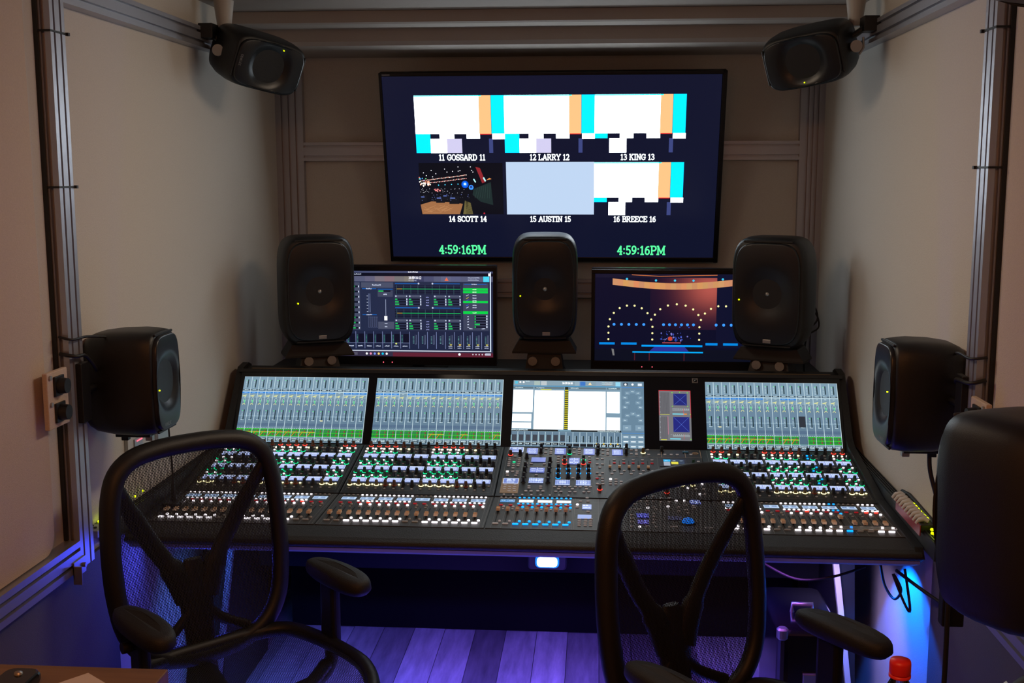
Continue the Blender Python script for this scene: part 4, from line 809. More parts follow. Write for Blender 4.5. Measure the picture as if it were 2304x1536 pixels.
BT = [(-0.07,3.891,''),(-0.036,3.893,''),(-0.07,3.875,''),(-0.036,3.876,''),(-0.07,3.856,''),(-0.053,3.858,'g'),(-0.035,3.858,''),(-0.07,3.84,''),(-0.053,3.841,''),(-0.036,3.841,''),(-0.07,3.824,''),(-0.053,3.825,''),(-0.037,3.826,''),(-0.053,3.805,''),(-0.053,3.909,''),(-0.07,3.775,'w'),(-0.052,3.775,''),(-0.036,3.776,''),(-0.07,3.759,''),(-0.036,3.761,''),(-0.067,3.743,''),(-0.039,3.743,''),(-0.069,3.664,''),(-0.036,3.666,''),(-0.069,3.649,''),(-0.053,3.65,''),(-0.036,3.65,''),(-0.069,3.633,''),(-0.053,3.634,''),(-0.037,3.635,''),(-0.053,3.616,''),(-0.035,3.617,''),(0.053,3.983,''),(0.071,3.987,''),(0.071,3.975,''),(0.053,3.947,''),(0.071,3.956,''),(0.071,3.94,''),(0.154,3.984,''),(0.172,3.991,''),(0.172,3.978,''),(0.154,3.949,''),(0.172,3.958,''),(0.172,3.942,''),(-0.009,3.848,''),(0.008,3.846,''),(0.053,3.845,''),(0.1,3.912,''),(0.1,3.889,''),(0.1,3.866,''),(0.209,3.912,''),(0.21,3.891,''),(0.21,3.867,'r'),(0.03,3.751,''),(0.155,3.731,''),(0.011,3.658,''),(0.05,3.658,''),(0.012,3.643,''),(0.05,3.642,''),(0.003,3.619,''),(0.02,3.619,''),(0.042,3.621,''),(0.059,3.621,''),(0.096,3.658,''),(0.112,3.659,''),(0.13,3.66,''),(0.146,3.66,''),(0.165,3.66,''),(0.18,3.66,''),(0.199,3.661,''),(0.214,3.661,''),(0.11,3.641,''),(0.155,3.642,''),(0.201,3.643,''),(0.101,3.62,''),(0.118,3.62,''),(0.147,3.62,''),(0.164,3.62,''),(0.193,3.621,''),(0.209,3.622,''),(0.174,3.503,'w'),(0.174,3.473,''),(0.183,3.541,''),(0.204,3.58,''),(0.207,3.542,''),(0.208,3.429,''),(0.183,3.348,''),(0.183,3.327,''),(0.183,3.306,''),(0.183,3.286,''),(0.202,3.35,''),(0.202,3.328,''),(0.201,3.307,''),(0.201,3.287,''),(0.218,3.351,''),(0.217,3.329,''),(0.217,3.308,''),(0.217,3.288,''),(0.256,3.981,''),(0.274,3.986,''),(0.273,3.972,''),(0.256,3.947,''),(0.273,3.952,''),(0.273,3.94,''),(0.357,3.984,''),(0.374,3.987,''),(0.374,3.975,''),(0.356,3.949,''),(0.374,3.953,''),(0.374,3.942,''),(0.417,3.944,''),(0.415,3.989,''),(0.453,3.947,''),(0.474,3.947,''),(0.496,3.947,''),(0.517,3.948,''),(0.565,3.951,''),(0.586,3.89,''),(0.585,3.868,'r'),(0.236,3.899,''),(0.254,3.899,''),(0.236,3.854,''),(0.254,3.853,''),(0.245,3.823,''),(0.236,3.779,''),(0.254,3.778,''),(0.245,3.756,''),(0.236,3.731,'r'),(0.254,3.731,''),(0.254,3.709,''),(0.237,3.687,''),(0.255,3.688,''),(0.295,3.892,''),(0.328,3.893,''),(0.361,3.894,''),(0.393,3.895,''),(0.426,3.896,''),(0.295,3.865,'r'),(0.328,3.865,'r'),(0.36,3.866,'r'),(0.393,3.866,'r'),(0.425,3.867,'r'),(0.295,3.798,''),(0.328,3.799,''),(0.36,3.8,''),(0.393,3.801,''),(0.425,3.802,''),(0.286,3.773,''),(0.318,3.773,''),(0.351,3.774,''),(0.383,3.774,''),(0.415,3.774,''),(0.281,3.728,'w'),(0.299,3.727,''),(0.28,3.706,''),(0.299,3.707,''),(0.28,3.686,''),(0.298,3.687,''),(0.316,3.708,''),(0.316,3.688,''),(0.398,3.662,''),(0.422,3.677,''),(0.421,3.658,''),(0.38,3.641,''),(0.403,3.639,''),(0.421,3.64,''),(0.533,3.668,'w'),(0.582,3.7,'w'),(0.568,3.621,'w'),(0.559,3.659,''),(0.584,3.66,''),(0.583,3.622,''),(0.5,3.67,''),(0.334,3.591,''),(0.333,3.553,''),(0.354,3.592,''),(0.353,3.554,''),(0.376,3.594,''),(0.374,3.556,''),(0.397,3.595,''),(0.395,3.557,''),(0.418,3.597,''),(0.416,3.559,''),(0.442,3.583,''),(0.468,3.585,''),(0.44,3.549,''),(0.466,3.551,''),(0.489,3.568,'w'),(0.515,3.57,'w'),(0.356,3.521,''),(0.395,3.52,''),(0.395,3.483,'w'),(0.414,3.492,''),(0.459,3.502,'w'),(0.419,3.467,''),(0.516,3.521,''),(0.539,3.515,''),(0.49,3.454,''),(0.514,3.47,''),(0.516,3.435,''),(0.541,3.494,''),(0.272,3.497,''),(0.271,3.462,''),(0.27,3.428,''),(0.269,3.394,''),(0.269,3.361,''),(0.289,3.498,''),(0.288,3.463,''),(0.287,3.429,''),(0.287,3.395,''),(0.286,3.362,''),(0.307,3.499,''),(0.306,3.464,''),(0.305,3.43,''),(0.304,3.396,''),(0.303,3.363,''),(0.292,3.304,'u'),(0.274,3.322,'u'),(0.343,3.402,''),(0.342,3.368,''),(0.341,3.334,''),(0.34,3.288,''),(0.363,3.286,'w'),(0.386,3.291,''),(0.411,3.289,''),(0.411,3.421,''),(0.409,3.393,''),(0.408,3.359,''),(0.406,3.329,''),(0.458,3.293,''),(0.47,3.294,''),(0.559,3.29,''),(0.572,3.29,''),(0.491,3.498,''),(0.339,3.465,''),(0.353,3.465,''),(0.367,3.464,'')]
DP = [(-0.052,3.967,0.05,0.045),(0.005,3.958,0.039,0.056),(0.105,3.96,0.039,0.056),(0.207,3.961,0.039,0.056),(0.031,3.881,0.05,0.041),(0.031,3.79,0.05,0.041),(-0.052,3.696,0.051,0.042),(0.032,3.704,0.049,0.042),(0.121,3.692,0.049,0.042),(0.19,3.692,0.049,0.042),(0.156,3.873,0.037,0.056),(0.204,3.478,0.029,0.053),(0.198,3.373,0.042,0.041),(0.307,3.959,0.038,0.053),(0.548,3.557,0.034,0.045),(0.376,3.399,0.037,0.045),(0.375,3.333,0.033,0.04),(0.472,3.377,0.043,0.041)]
for x, y, c in KN: add('rotary_knob', KM[c], x, y)
for j, (x, y, c) in enumerate(BT):
    add('push_button', (BTN if (c != 'w') else BSQ)[{'': '', 'w': 'w', 'g': 'g', 'r': 'r', 'u': 'u'}[c]], x, y)
for j, (x, y, w, h) in enumerate(DP):
    s = Scr(w, h, srgb(96, 112, 200) if j not in (7, 8, 9, 11, 12) else srgb(130, 150, 215)); bg = srgb(70, 84, 180)
    if j in (15, 16): s = Scr(w, h, srgb(40, 50, 190) if j == 15 else srgb(90, 70, 160))
    if j == 17: s = Scr(w, h, srgb(20, 22, 34))
    if j in (0, 6): s = Scr(w, h, srgb(110, 128, 200)); s.r(0, 0, w, h * .05, DTX, 2); s.r(0, h * .95, w, h * .05, DTX, 2); s.r(0, 0, w * .03, h, DTX, 2); s.r(w * .97, 0, w * .03, h, DTX, 2); s.text('INP 33', w * .5, h * .66, h * .17, DTX, w=h * .035, sx=.8); 
    if j == 6: s.text('AUX 17', w * .5, h * .40, h * .16, DTX, w=h * .035, sx=.8); s.blob(w * .25, h * .14, w * .5, h * .12, DTX)
    if j in (1, 2, 3, 13): 
        for q in range(5): s.blob(w * .16, h * (.1 + .165 * q), w * .68, h * .07, DTX); s.r(w * .05, h * (.03 + .165 * q), w * .9, h * .02, bg, 1)
    if j in (5, 10, 14): s.r(w * .48, 0, w * .03, h, DTX, 2); s.r(0, h * .47, w, h * .03, DTX, 2); [s.blob(w * a, h * b, w * .32, h * .12, DTX) for a in (.08, .58) for b in (.2, .7)]
    if j in (7, 8, 9): 
        for q in range(1, 6): s.r(w * q / 6., 0, w * .012, h, DTX, 2)
        s.r(0, h * .03, w, h * .05, DTX, 2); s.r(0, h * .9, w, h * .04, DTX, 2); s.text('COMP' if j == 7 else 'EQ', w * .5, h * .35, h * .30, srgb(225, 235, 255, 1.15), w=h * .05, sx=.85)
    if j == 11: s.blob(w * .1, h * .65, w * .6, h * .2, DTX); s.blob(w * .1, h * .2, w * .8, h * .1, DTX)
    if j in (15, 16, 17): [s.r(w * (.03 + .25 * a), h * (.08 + .5 * b), w * .2, h * .36, srgb(120, 120, 230) if j != 17 else srgb(70, 74, 110), 1) for a in range(4) for b in (0, 1)]
    o = s.build('parameter_display', con, Matrix()); o.matrix_local = Matrix.Translation(Vector((x, y, (ez(y) if y > 3.58 else FZ) + .0018)) - con_off) @ Matrix.Rotation(math.atan(.15) if y > 3.58 else 0, 4, 'X') @ Matrix.Translation((-w / 2, -h / 2, 0))
# touch display of the monitoring section
s = Scr(.093, .064, srgb(14, 16, 24)); s.r(.014, .040, .024, .018, (.0, .45, .85), 2); s.r(.038, .040, .048, .018, srgb(40, 58, 80), 2); s.r(.040, .018, .024, .020, srgb(225, 215, 60), 2); s.r(.014, .004, .022, .034, srgb(160, 170, 185), 2); s.r(.066, .018, .02, .02, srgb(40, 58, 80), 2)
for q in (.019, .046, .07): s.blob(q, .046, .01, .003, (.8, .9, 1))
o = s.build('touch_display', con, Matrix()); o.matrix_local = Matrix.Translation(Vector((.498 - .0465, 3.874 - .032, ez(3.842) + .002)) - con_off) @ Matrix.Rotation(math.atan(.15), 4, 'X')
# printed outlines, keypad field, emblem, label, trackball
m = MB()
def uline(p, q, mt=TAN, w=.0014):
    (x0, y0), (x1, y1) = p, q; zz = lambda y: (ez(y) if y > 3.58 else FZ) + .0006
    dx, dy = x1 - x0, y1 - y0; l = math.hypot(dx, dy); nx, ny = -dy / l * w / 2, dx / l * w / 2
    m.add([(x0 + nx, y0 + ny, zz(y0)), (x0 - nx, y0 - ny, zz(y0)), (x1 - nx, y1 - ny, zz(y1)), (x1 + nx, y1 + ny, zz(y1))], [(0, 1, 2, 3)], mt)
uline((-.082, 3.992), (.599, 3.992)); uline((-.026, 3.9235), (.598, 3.9235)); uline((-.024, 3.825), (.224, 3.825)); uline((-.081, 3.787), (-.025, 3.787)); uline((.462, 3.922), (.462, 3.992)); uline((.545, 3.922), (.545, 3.992)); uline((.599, 3.922), (.599, 3.992))
for a, b in (((-.082, 3.60), (-.082, 3.992)), ((-.023, 3.60), (-.023, 3.992)), ((.088, 3.60), (.088, 3.923)), ((.224, 3.60), (.224, 3.992)), ((.262, 3.60), (.262, 3.922)), ((.445, 3.60), (.445, 3.922)), ((.599, 3.60), (.599, 3.922)), ((.166, 3.25), (.166, 3.575)), ((.24, 3.25), (.24, 3.575)), ((.32, 3.25), (.32, 3.575)), ((.433, 3.25), (.433, 3.575)), ((.545, 3.25), (.545, 3.575))): uline(a, b, LN, .001)
uline((.166, 3.535), (.32, 3.535), LN, .001); uline((.166, 3.41), (.32, 3.41), LN, .001); uline((.32, 3.53), (.545, 3.53), LN, .001); uline((.228, 3.733), (.26, 3.733)); uline((.228, 3.753), (.26, 3.753)); uline((-.078, 3.877), (-.032, 3.877)); uline((-.078, 3.890), (-.032, 3.890))
for B in (B1, B2, B4):
    uline((B + .0, 3.604), (B + .478, 3.604), PLM, .0012)
    for e_ in (-.0105, .4905): uline((B + e_, 3.25), (B + e_, 3.575), LN, .0011); uline((B + e_, 3.585), (B + e_, 3.99), LN, .0011)
    for k in range(9): uline((B + .06 * k, 3.604), (B + .06 * k, 3.992), LN, .0008)
for x, w_ in ((-.545, 0), (-.04, 0)): pass
cbuild(m, 'printed_lines')
KT = mat('keypad_field', (.46, .35, .22), .5)
m = MB(); m.prism([(3.603, ez(3.603) + .0002), (3.603, ez(3.603) + .001), (3.720, ez(3.720) + .001), (3.720, ez(3.720) + .0002)], 0, -.0825, -.0230, KT); cbuild(m, 'keypad_field')
m = MB(); c = Vector((.581, 3.962, ez(3.962) + .001))
m.tube([c + Vector((.0105 * math.cos(2 * math.pi * i / 20), .0075 * math.sin(2 * math.pi * i / 20), .0011 * math.sin(2 * math.pi * i / 20))) for i in range(20)], .0009, TAN, n=4, loop=True)
for i in range(5): m.cyl(c + Vector((-.006 + .003 * i, -.002, 0)), c + Vector((-.005 + .003 * i, .002, 0)), .0007, TAN, n=4)
cbuild(m, 'emblem')
m = MB(); m.box((.5474, 3.975, ez(3.975) + .001), (.020, .018, .0016), mat('label_blue', (.03, .20, .34), .4)); cbuild(m, 'blue_label')
m = MB(); m.lathe([(.026, 0), (.026, .002), (.021, .003)], DARK, (.5085, 3.335, FZ), n=24); m.lathe([(.019, .001), (.0185, .006), (.014, .0125), (.008, .016), (.0004, .0172)], emi('trackball_blue', (.0, .22, 1), .85), (.5085, 3.335, FZ), n=24); cbuild(m, 'trackball')
for i in range(5):
    x = .2797 + .0327 * i; m = MB(); m.box((x, 3.838, ez(3.838) + .0004), (.0024, .10, .0009), SLOT, rot=Matrix.Rotation(math.atan(.15), 3, 'X')); cbuild(m, 'short_fader_slot')
    putme(CAPS, 'short_fader', Vector((x, 3.825, ez(3.825))) - con_off, (math.atan(.15), 0, 0))
# place the knobs and keys: up to 100 of a kind as parts, the rest as one
LIM = 100
for kind, L in items.items():
    L.sort(key=lambda t: (t[2] + (3 if abs(t[1] - .1) > .55 and False else 0)))
    if kind == 'rotary_knob': L.sort(key=lambda t: (not (t[0] not in (KM[''], KM['d'])), t[2]))
    for me, x, y, z, a in L[:LIM]: putme(me, kind, Vector((x, y, z)) - con_off, (a, 0, 0))
    if len(L) > LIM:
        m = MB()
        for me, x, y, z, a in L[LIM:]:
            rm = Matrix.Rotation(a, 3, 'X'); c = Vector((x, y, z)); vs = [rm @ v.co + c for v in me.vertices]
            b = len(m.v); m.v += [tuple(v) for v in vs]
            for p in me.polygons: m.f.append([b + i for i in p.vertices]); m.m.append(m.mi(me.materials[p.material_index])); m.sm.append(p.use_smooth)
        o = cbuild(m, kind); o['kind'] = 'stuff'
# meter bridge screens -------------------------------------------------------
sa = Vector((0, 4.0473, .8553)); sd = Vector((0, .1544, .217)).normalized(); sn = Vector((1, 0, 0)).cross(sd)
def smat(x, t=0, off=.004): return Matrix.Translation(Vector((x, sa.y, sa.z)) - con_off + sd * t + sn * off) @ plane_m((0, 0, 0), (1, 0, 0), sd)
m = MB()
q = lambda x, t, o: Vector((x, sa.y, sa.z)) + sd * t + sn * o
def slab(m, x0, x1, t0, t1, o0, o1, mt):
    m.loft([[q(x0, t0, o), q(x1, t0, o), q(x1, t1, o), q(x0, t1, o)] for o in (o0, o1)], mt)
slab(m, XL + .012, XR - .012, -.03, .288, -.01, .002, GLOSS); cbuild(m, 'screen_frame')
m = MB(); slab(m, XL + .0, XR - .0, .286, .300, -.012, .004, DARK); cbuild(m, 'top_edge', bevel=.002)
m = MB(); m.box((0, 4.262, 1.096), (2.20, .004, .003), mat('brass_line', (.30, .22, .13), .4, .5), rot=Matrix.Rotation(R(10), 3, 'X')); cbuild(m, 'trim_line')
SG1 = srgb(126, 156, 176); SG2 = srgb(106, 134, 157); GRD = srgb(60, 205, 40, 1.05); GDK = srgb(28, 110, 62); WT = srgb(205, 228, 235, 1.05); BBL = srgb(60, 135, 215, 1.05); YG = srgb(225, 225, 150, 1.1); SDK = srgb(30, 52, 58)
def chan_screen(B, blue, cover=None, mark=(), hot=()):
    w, h = .4785, .2655; s = Scr(w, h, SG1); c = w / 16; H = lambda f: h * f
    s.r(0, H(.40), w, H(.27), SG2, 1); s.r(0, H(.20), w, H(.18), srgb(100, 128, 150), 1); s.r(0, H(.24), w, H(.045), srgb(76, 98, 128), 1)
    for i in range(16):
        x = i * c
        # upper meter
        s.r(x + c * .50, H(.83), c * .13, H(.125), SDK, 3)
        for j in range(7): s.r(x + c * .26, H(.83 + .0175 * j), c * .15, H(.005), WT, 3)
        s.r(x + c * .3, H(.938), c * .14, H(.01), srgb(100, 230, 140), 4)
        s.r(x + c * .04, H(.787), c * .92, H(.012), srgb(22, 36, 46), 2); s.blob(x + c * .24, H(.789), c * .5, H(.012), WT, 4)
        if blue[i]: s.r(x, H(.738), c * .97, H(.024), BBL, 3); s.blob(x + c * .26, H(.744), c * .42, H(.010), srgb(150, 200, 250), 4)
        else: s.blob(x + c * .36, H(.745), c * .25, H(.010), WT, 4)
        if blue[i] == 2: s.r(x + c * .04, H(.722), c * .9, H(.007), WT, 3)
        for a, b in ((.10, .700), (.22, .700), (.32, .707), (.46, .712), (.38, .692)): s.r(x + c * a, H(b - .01), c * .15, H(.012), YG, 4)
        for a in (.12, .80, .90):
            for j in range(6): s.r(x + c * a, H(.615 + .017 * j), c * .05, H(.006), srgb(170, 195, 205), 3)
        p = arcp(x + c * .45, H(.628), c * .17, H(.040), 210, -30, 8)
        for u_, v_ in zip(p[:-1], p[1:]): s.line(u_, v_, c * .05, srgb(185, 215, 215), 4)
        s.disc(x + c * .45, H(.622), c * .10, srgb(110, 225, 150), 5, 6, ry=H(.014)); s.disc(x + c * .48, H(.598), c * .08, srgb(110, 225, 150), 5, 6, ry=H(.012))
        p = arcp(x + c * .42, H(.560), c * .16, H(.018), 180, 0, 5)
        for u_, v_ in zip(p[:-1], p[1:]): s.line(u_, v_, c * .06, YG, 4)
        # lower meter
        s.r(x + c * .56, H(.335), c * .12, H(.150), SDK, 3)
        for j in range(7): s.r(x + c * .32, H(.335 + .022 * j), c * .15, H(.005), WT, 3)
        s.r(x + c * .32, H(.325), c * .40, H(.005), WT, 3); s.r(x + c * .34, H(.462), c * .14, H(.012), srgb(100, 230, 140), 4)
        # small equaliser pictures
        s.r(x, H(.085), c, H(.115), GDK, 2); s.r(x + c * .0, H(.190), c, H(.008), GRD, 4); s.r(x, H(.083), c, H(.008), GRD, 4); s.r(x, H(.135), c, H(.007), GRD, 4)
        for j in range(6): s.r(x + c * (.12 + .14 * j), H(.09), c * .03, H(.10), GRD, 3)
        s.r(x + c * .58, H(.10), c * .16, H(.03), srgb(130, 70, 60), 4); s.r(x + c * .58, H(.15), c * .16, H(.03), srgb(130, 70, 60), 4)
        for j in (0, 1, 2): s.r(x + c * .1, H(.155 + .012 * j), c * .5, H(.004), srgb(70, 120, 100), 3)
        for j in range(4): s.r(x + c * (.1 + .22 * j), H(.203), c * .10, H(.008), WT, 3)
        if i in hot:
            s.line((x + c * .1, H(.095)), (x + c * .45, H(.155)), c * .07, srgb(240, 110, 40), 5); s.line((x, H(.152)), (x + c, H(.150)), H(.007), srgb(225, 210, 50), 5)
        s.r(x + c * .97, 0, c * .06, h, WT, 5)
        s.r(x + c * .06, H(.012), c * .86, H(.052), srgb(70, 92, 104), 1); s.blob(x + c * .16, H(.042), c * .62, H(.016), WT, 4); s.blob(x + c * .22, H(.020), c * .5, H(.016), WT, 4)
    if cover is not None: s.r(cover * c + c * .10, H(.335), c * .78, H(.16), srgb(44, 50, 60), 6); s.r(cover * c, H(.083), c, H(.12), srgb(80, 110, 130), 6)
    for i in mark: s.r(i * c + c * .45, H(.318), c * .34, H(.012), (1.1, 1.0, .5), 6)
    s.r(0, H(.765), w, H(.008), WT, 4); s.r(0, h - .0006, w, .0006, WT, 4)
    s.build('channel_screen', con, smat(B + .0008))
chan_screen(B1, [1] * 8 + [2, 2, 1, 1, 0, 2, 2, 2], mark=(10,), hot=range(10))
chan_screen(B2 - .003, [2, 2, 2, 0, 2, 2, 2, 1, 1, 1, 1, 1, 2, 2, 2, 1], hot=(7, 8, 11, 15))
chan_screen(B4 - .002, [1] * 7 + [0, 0, 1, 1, 0, 0, 0, 0, 0], cover=11, mark=(1,), hot=(0, 1, 2, 3, 4, 5, 6, 7, 9, 10))
# centre screen
w, h = .485, .264; s = Scr(w, h, SG1); k = w / 1345.; V = lambda y: h * (1 - (y - 175) / 675.)
def C(x0, y0, x1, y1, c, L=2): s.r((x0 - 165) * k, V(y1), (x1 - x0) * k, V(y0) - V(y1), c, L)
WW = (2.3, 2.5, 2.5)
C(165, 178, 1275, 228, srgb(135, 160, 175), 1)
for x, c in ((380, (170, 190, 185)), (450, (190, 200, 205)), (800, (150, 175, 190)), (850, (60, 120, 200)), (1020, (140, 165, 185)), (1110, (150, 160, 170))): C(x, 182, x + 60, 226, srgb(*c), 2)
s.text('16:59:16:16', (725 - 165) * k, V(210), .0075, (1.3, 1.3, 1.3), w=.0014, sx=.62); s.q([((940 - 165) * k, V(216)), ((975 - 165) * k, V(216)), ((957 - 165) * k, V(190))], srgb(250, 220, 170, 1.1), 4)
C(180, 184, 210, 212, (.1, .55, .75), 3); C(1220, 184, 1270, 228, srgb(150, 215, 240), 3); s.disc((235 - 165) * k, V(195), .004, (1, 1, 1), 4, 8); s.disc((270 - 165) * k, V(195), .004, (1, 1, 1), 4, 8); s.blob((290 - 165) * k, V(190), .015, .004, WT); s.blob((1080 - 165) * k, V(196), .04, .003, WT); s.blob((1080 - 165) * k, V(212), .04, .003, WT)
C(165, 230, 1275, 238, srgb(50, 140, 190), 3)
for x0, x1 in ((165, 372), (385, 692), (738, 1122), (1130, 1265)): C(x0, 242, x1, 262, srgb(96, 118, 130), 2); s.blob((x0 + 20 - 165) * k, V(258), .03, .004, WT)
for x0, y0, x1, y1 in ((168, 275, 372, 506), (168, 525, 362, 600), (168, 615, 362, 672), (388, 280, 690, 680), (740, 285, 1118, 682), (1130, 287, 1262, 505), (1130, 550, 1265, 680)): C(x0, y0, x1, y1, WW, 3)
C(700, 240, 735, 680, srgb(30, 34, 20), 3)
for j in range(21): C(700, 272 + j * 19.5, 735, 280 + j * 19.5, srgb(225, 215, 40), 4)
C(450, 266, 560, 276, srgb(215, 215, 60), 4); C(165, 682, 1278, 700, srgb(20, 30, 34), 2); s.blob(0, V(694), .06, .005, WT); C(640, 684, 770, 698, srgb(120, 160, 180), 3); s.blob((1040 - 165) * k, V(698), .08, .004, WT)
for i in range(16):
    x = 165 + i * 70; C(x, 705, x + 68, 855, srgb(100, 128, 150), 2); C(x + 64, 705, x + 68, 850, WT, 4)
    if i < 8: C(x + 8, 735, x + 54, 798, srgb(58, 66, 78), 4); C(x - 4, 740, x + 4, 796, srgb(150, 190, 200), 5); C(x, 812, x + 60, 838, srgb(20, 26, 34), 4); s.blob((x + 8 - 165) * k, V(832), .014, .0045, WT, 5)
    else:
        C(x + 26, 742, x + 38, 805, SDK, 4); [C(x + 12, 745 + 10 * j, x + 22, 748 + 10 * j, WT, 5) for j in range(7)]; C(x, 822, x + 60, 850, srgb(20, 26, 34), 4)
        if i > 11: C(x + 20, 812, x + 34, 826, srgb(240, 200, 60), 6); s.blob((x + 10 - 165) * k, V(842), .014, .004, WT, 6); s.blob((x + 10 - 165) * k, V(850), .012, .003, WT, 6)
C(165, 810, 1275, 814, WT, 5)
C(1280, 178, 1510, 850, srgb(104, 134, 156), 2); C(1280, 236, 1510, 242, BBL, 3); C(1280, 704, 1510, 709, BBL, 3); C(1300, 190, 1345, 218, srgb(50, 66, 84), 3)
for x in (1322, 1394): s.disc((x - 165) * k, V(207), .0045, (1.1, 1.1, 1.1), 4, 8)
C(1448, 196, 1490, 222, (.8, .9, 1), 4)
for x, y in ((1341, 297), (1394, 282), (1449, 297), (1317, 345), (1474, 345), (1341, 396), (1449, 396), (1317, 444), (1474, 444), (1397, 510), (1341, 527), (1449, 527), (1317, 577), (1474, 577)): C(x - 26, y - 17, x + 26, y + 17, srgb(120, 150, 172), 3); s.blob((x - 12 - 165) * k, V(y + 5), .009, .004, WT, 4)
for x in (1336, 1462): C(x - 42, 625, x + 42, 680, srgb(128, 158, 180), 3); s.blob((x - 15 - 165) * k, V(658), .01, .005, WT, 4)
for x in (1324, 1399, 1474):
    for y in (745, 793, 842): C(x - 34, y - 20, x + 34, y + 18, srgb(124, 154, 176), 3); C(x - 24, y - 5, x + 24, y + 4, (1.0, 1.15, 1.2), 4)
s.build('central_screen', con, smat(-.0788, -.0))
# level and goniometer screen
w, h = .1165, .200; s = Scr(w, h, srgb(118, 118, 124)); s.r(0, h - .002, w, .002, srgb(220, 50, 60), 3); s.r(0, h * .5, .0016, h * .5, srgb(200, 80, 90), 3); s.r(w - .002, h * .45, .002, h * .55, srgb(200, 60, 70), 3)
for a in range(13): s.r(.006 + a * .0026, h * .52, .0012, h * .44, srgb(78, 78, 84), 2); s.r(.006 + a * .0020, h * .03, .0010, h * .44, srgb(82, 82, 88), 2)
s.r(w * .46, h * .70, w * .42, h * .235, srgb(34, 40, 120), 2); s.r(w * .44, h * .17, w * .50, h * .30, srgb(34, 40, 125), 2)
for x0, y0, x1, y1 in ((.48, .71, .86, .92), (.46, .18, .92, .46)):
    s.line((w * x0, h * y0), (w * x1, h * y1), .0008, srgb(90, 120, 220), 4); s.line((w * x1, h * y0), (w * x0, h * y1), .0008, srgb(90, 120, 220), 4)
for x, y in ((.42, .955), (.66, .965), (.9, .955), (.42, .68), (.9, .68), (.97, .52), (.97, .03)): s.disc(w * x, h * y, .002, srgb(120, 235, 60), 5, 7)
s.r(w * .42, h * .515, w * .36, h * .022, srgb(120, 220, 240), 4); s.r(w * .78, h * .515, w * .09, h * .022, srgb(240, 150, 50), 4); s.r(w * .33, h * .025, w * .33, h * .022, srgb(120, 220, 240), 4)
s.r(w * .76, h * .50, .001, h * .13, srgb(230, 60, 60), 4); s.r(w * .76, h * .03, .001, h * .1, srgb(230, 60, 60), 4)
for y in (.6, .625, .1, .08): s.r(w * .42, h * y, w * .53, h * .004, WT, 3)
for j in range(9): s.r(w * (.44 + .06 * j), h * .615, .0008, .004, WT, 4); s.r(w * (.36 + .065 * j), h * .11, .0008, .004, WT, 4)
for j in range(9): s.r(w * .03, h * (.06 + .1 * j), .002, .0015, WT, 4)
s.r(w * .27, h * .12, .0014, h * .36, srgb(220, 120, 150), 4); s.r(w * .03, h * .512, w * .3, h * .008, srgb(220, 220, 60), 3); s.r(w * .05, h * .012, w * .18, h * .012, srgb(220, 220, 60), 3)
s.build('level_screen', con, smat(.4605, .0295))
m = MB(); o = .0035
m.loft([[q(.5845, .262, z), q(.6055, .262, z), q(.6055, .281, z), q(.5845, .281, z)] for z in (.002, .0036)], METAL); m.loft([[q(.588, .265, z), q(.6020, .265, z), q(.6020, .2785, z), q(.588, .2785, z)] for z in (.0036, .0040)], GLOSS)
m.cyl(q(.5895, .2665, .0042), q(.6010, .2775, .0042), .0013, METAL, n=6); m.cyl(q(.589, .2745, .0042), q(.594, .2745, .0042), .001, METAL, n=6); cbuild(m, 'maker_emblem')
# legs with pale edge strips, modesty panel, power unit
for s_ in (-1, 1):
    m = MB(); x0, x1 = s_ * 1.03, s_ * 1.085
    m.loft([[Vector((a, b, z)) for a, b in ((x0 + dx, 3.62), (x1 + dx, 3.62), (x1 + dx, 4.15), (x0 + dx, 4.15))] for z, dx in ((0.0, s_ * .01), (.72, -s_ * .02))], DARK); cbuild(m, 'leg')
    m = MB(); m.loft([[Vector((x0 + dx - s_ * .028 + ax, b, z)) for ax, b in ((0, 3.598), (.018, 3.598), (.018, 3.62), (0, 3.62))] for z, dx in ((0.0, s_ * .085 - s_ * .01), (.715, -s_ * .02))], WHITE if s_ > 0 else ALU); cbuild(m, 'edge_strip')
m = MB(); m.box((.02, 4.03, .60), (1.96, .42, .28), MATTE); cbuild(m, 'power_supply_box', bevel=.004)
m = MB(); [m.cyl((x, 3.817, .62), (x, 3.80, .62), .012, METAL, n=10) for x in (-.30, .33)]; cbuild(m, 'fastener')
m = MB(); m.box((.06, 3.74, .712), (.55, .16, .02), BLACK); cbuild(m, 'under_tray')
# blue work lamp under the desk
t = thing('work_lamp', 'small bright blue lamp glowing under the middle of the console', 'lamp', (.072, 3.66, .555))
m = MB(); m.rbox((0, .03, 0), (.13, .05, .060), BLACK, r=.012, axis=1); m.box((0, .035, .065), (.05, .03, .08), BLACK); m.build('lamp_body', t)
m = MB(); m.rbox((0, .0, 0), (.068, .012, .034), emi('lamp_blue_white', (.35, .65, 1.0), 9.0), r=.012, axis=1); m.build('lens', t)
m = MB(); m.rbox((0, .003, 0), (.080, .010, .042), emi('lamp_blue_rim', (.0, .18, 1.0), 1.4), r=.014, axis=1); m.build('rim', t)
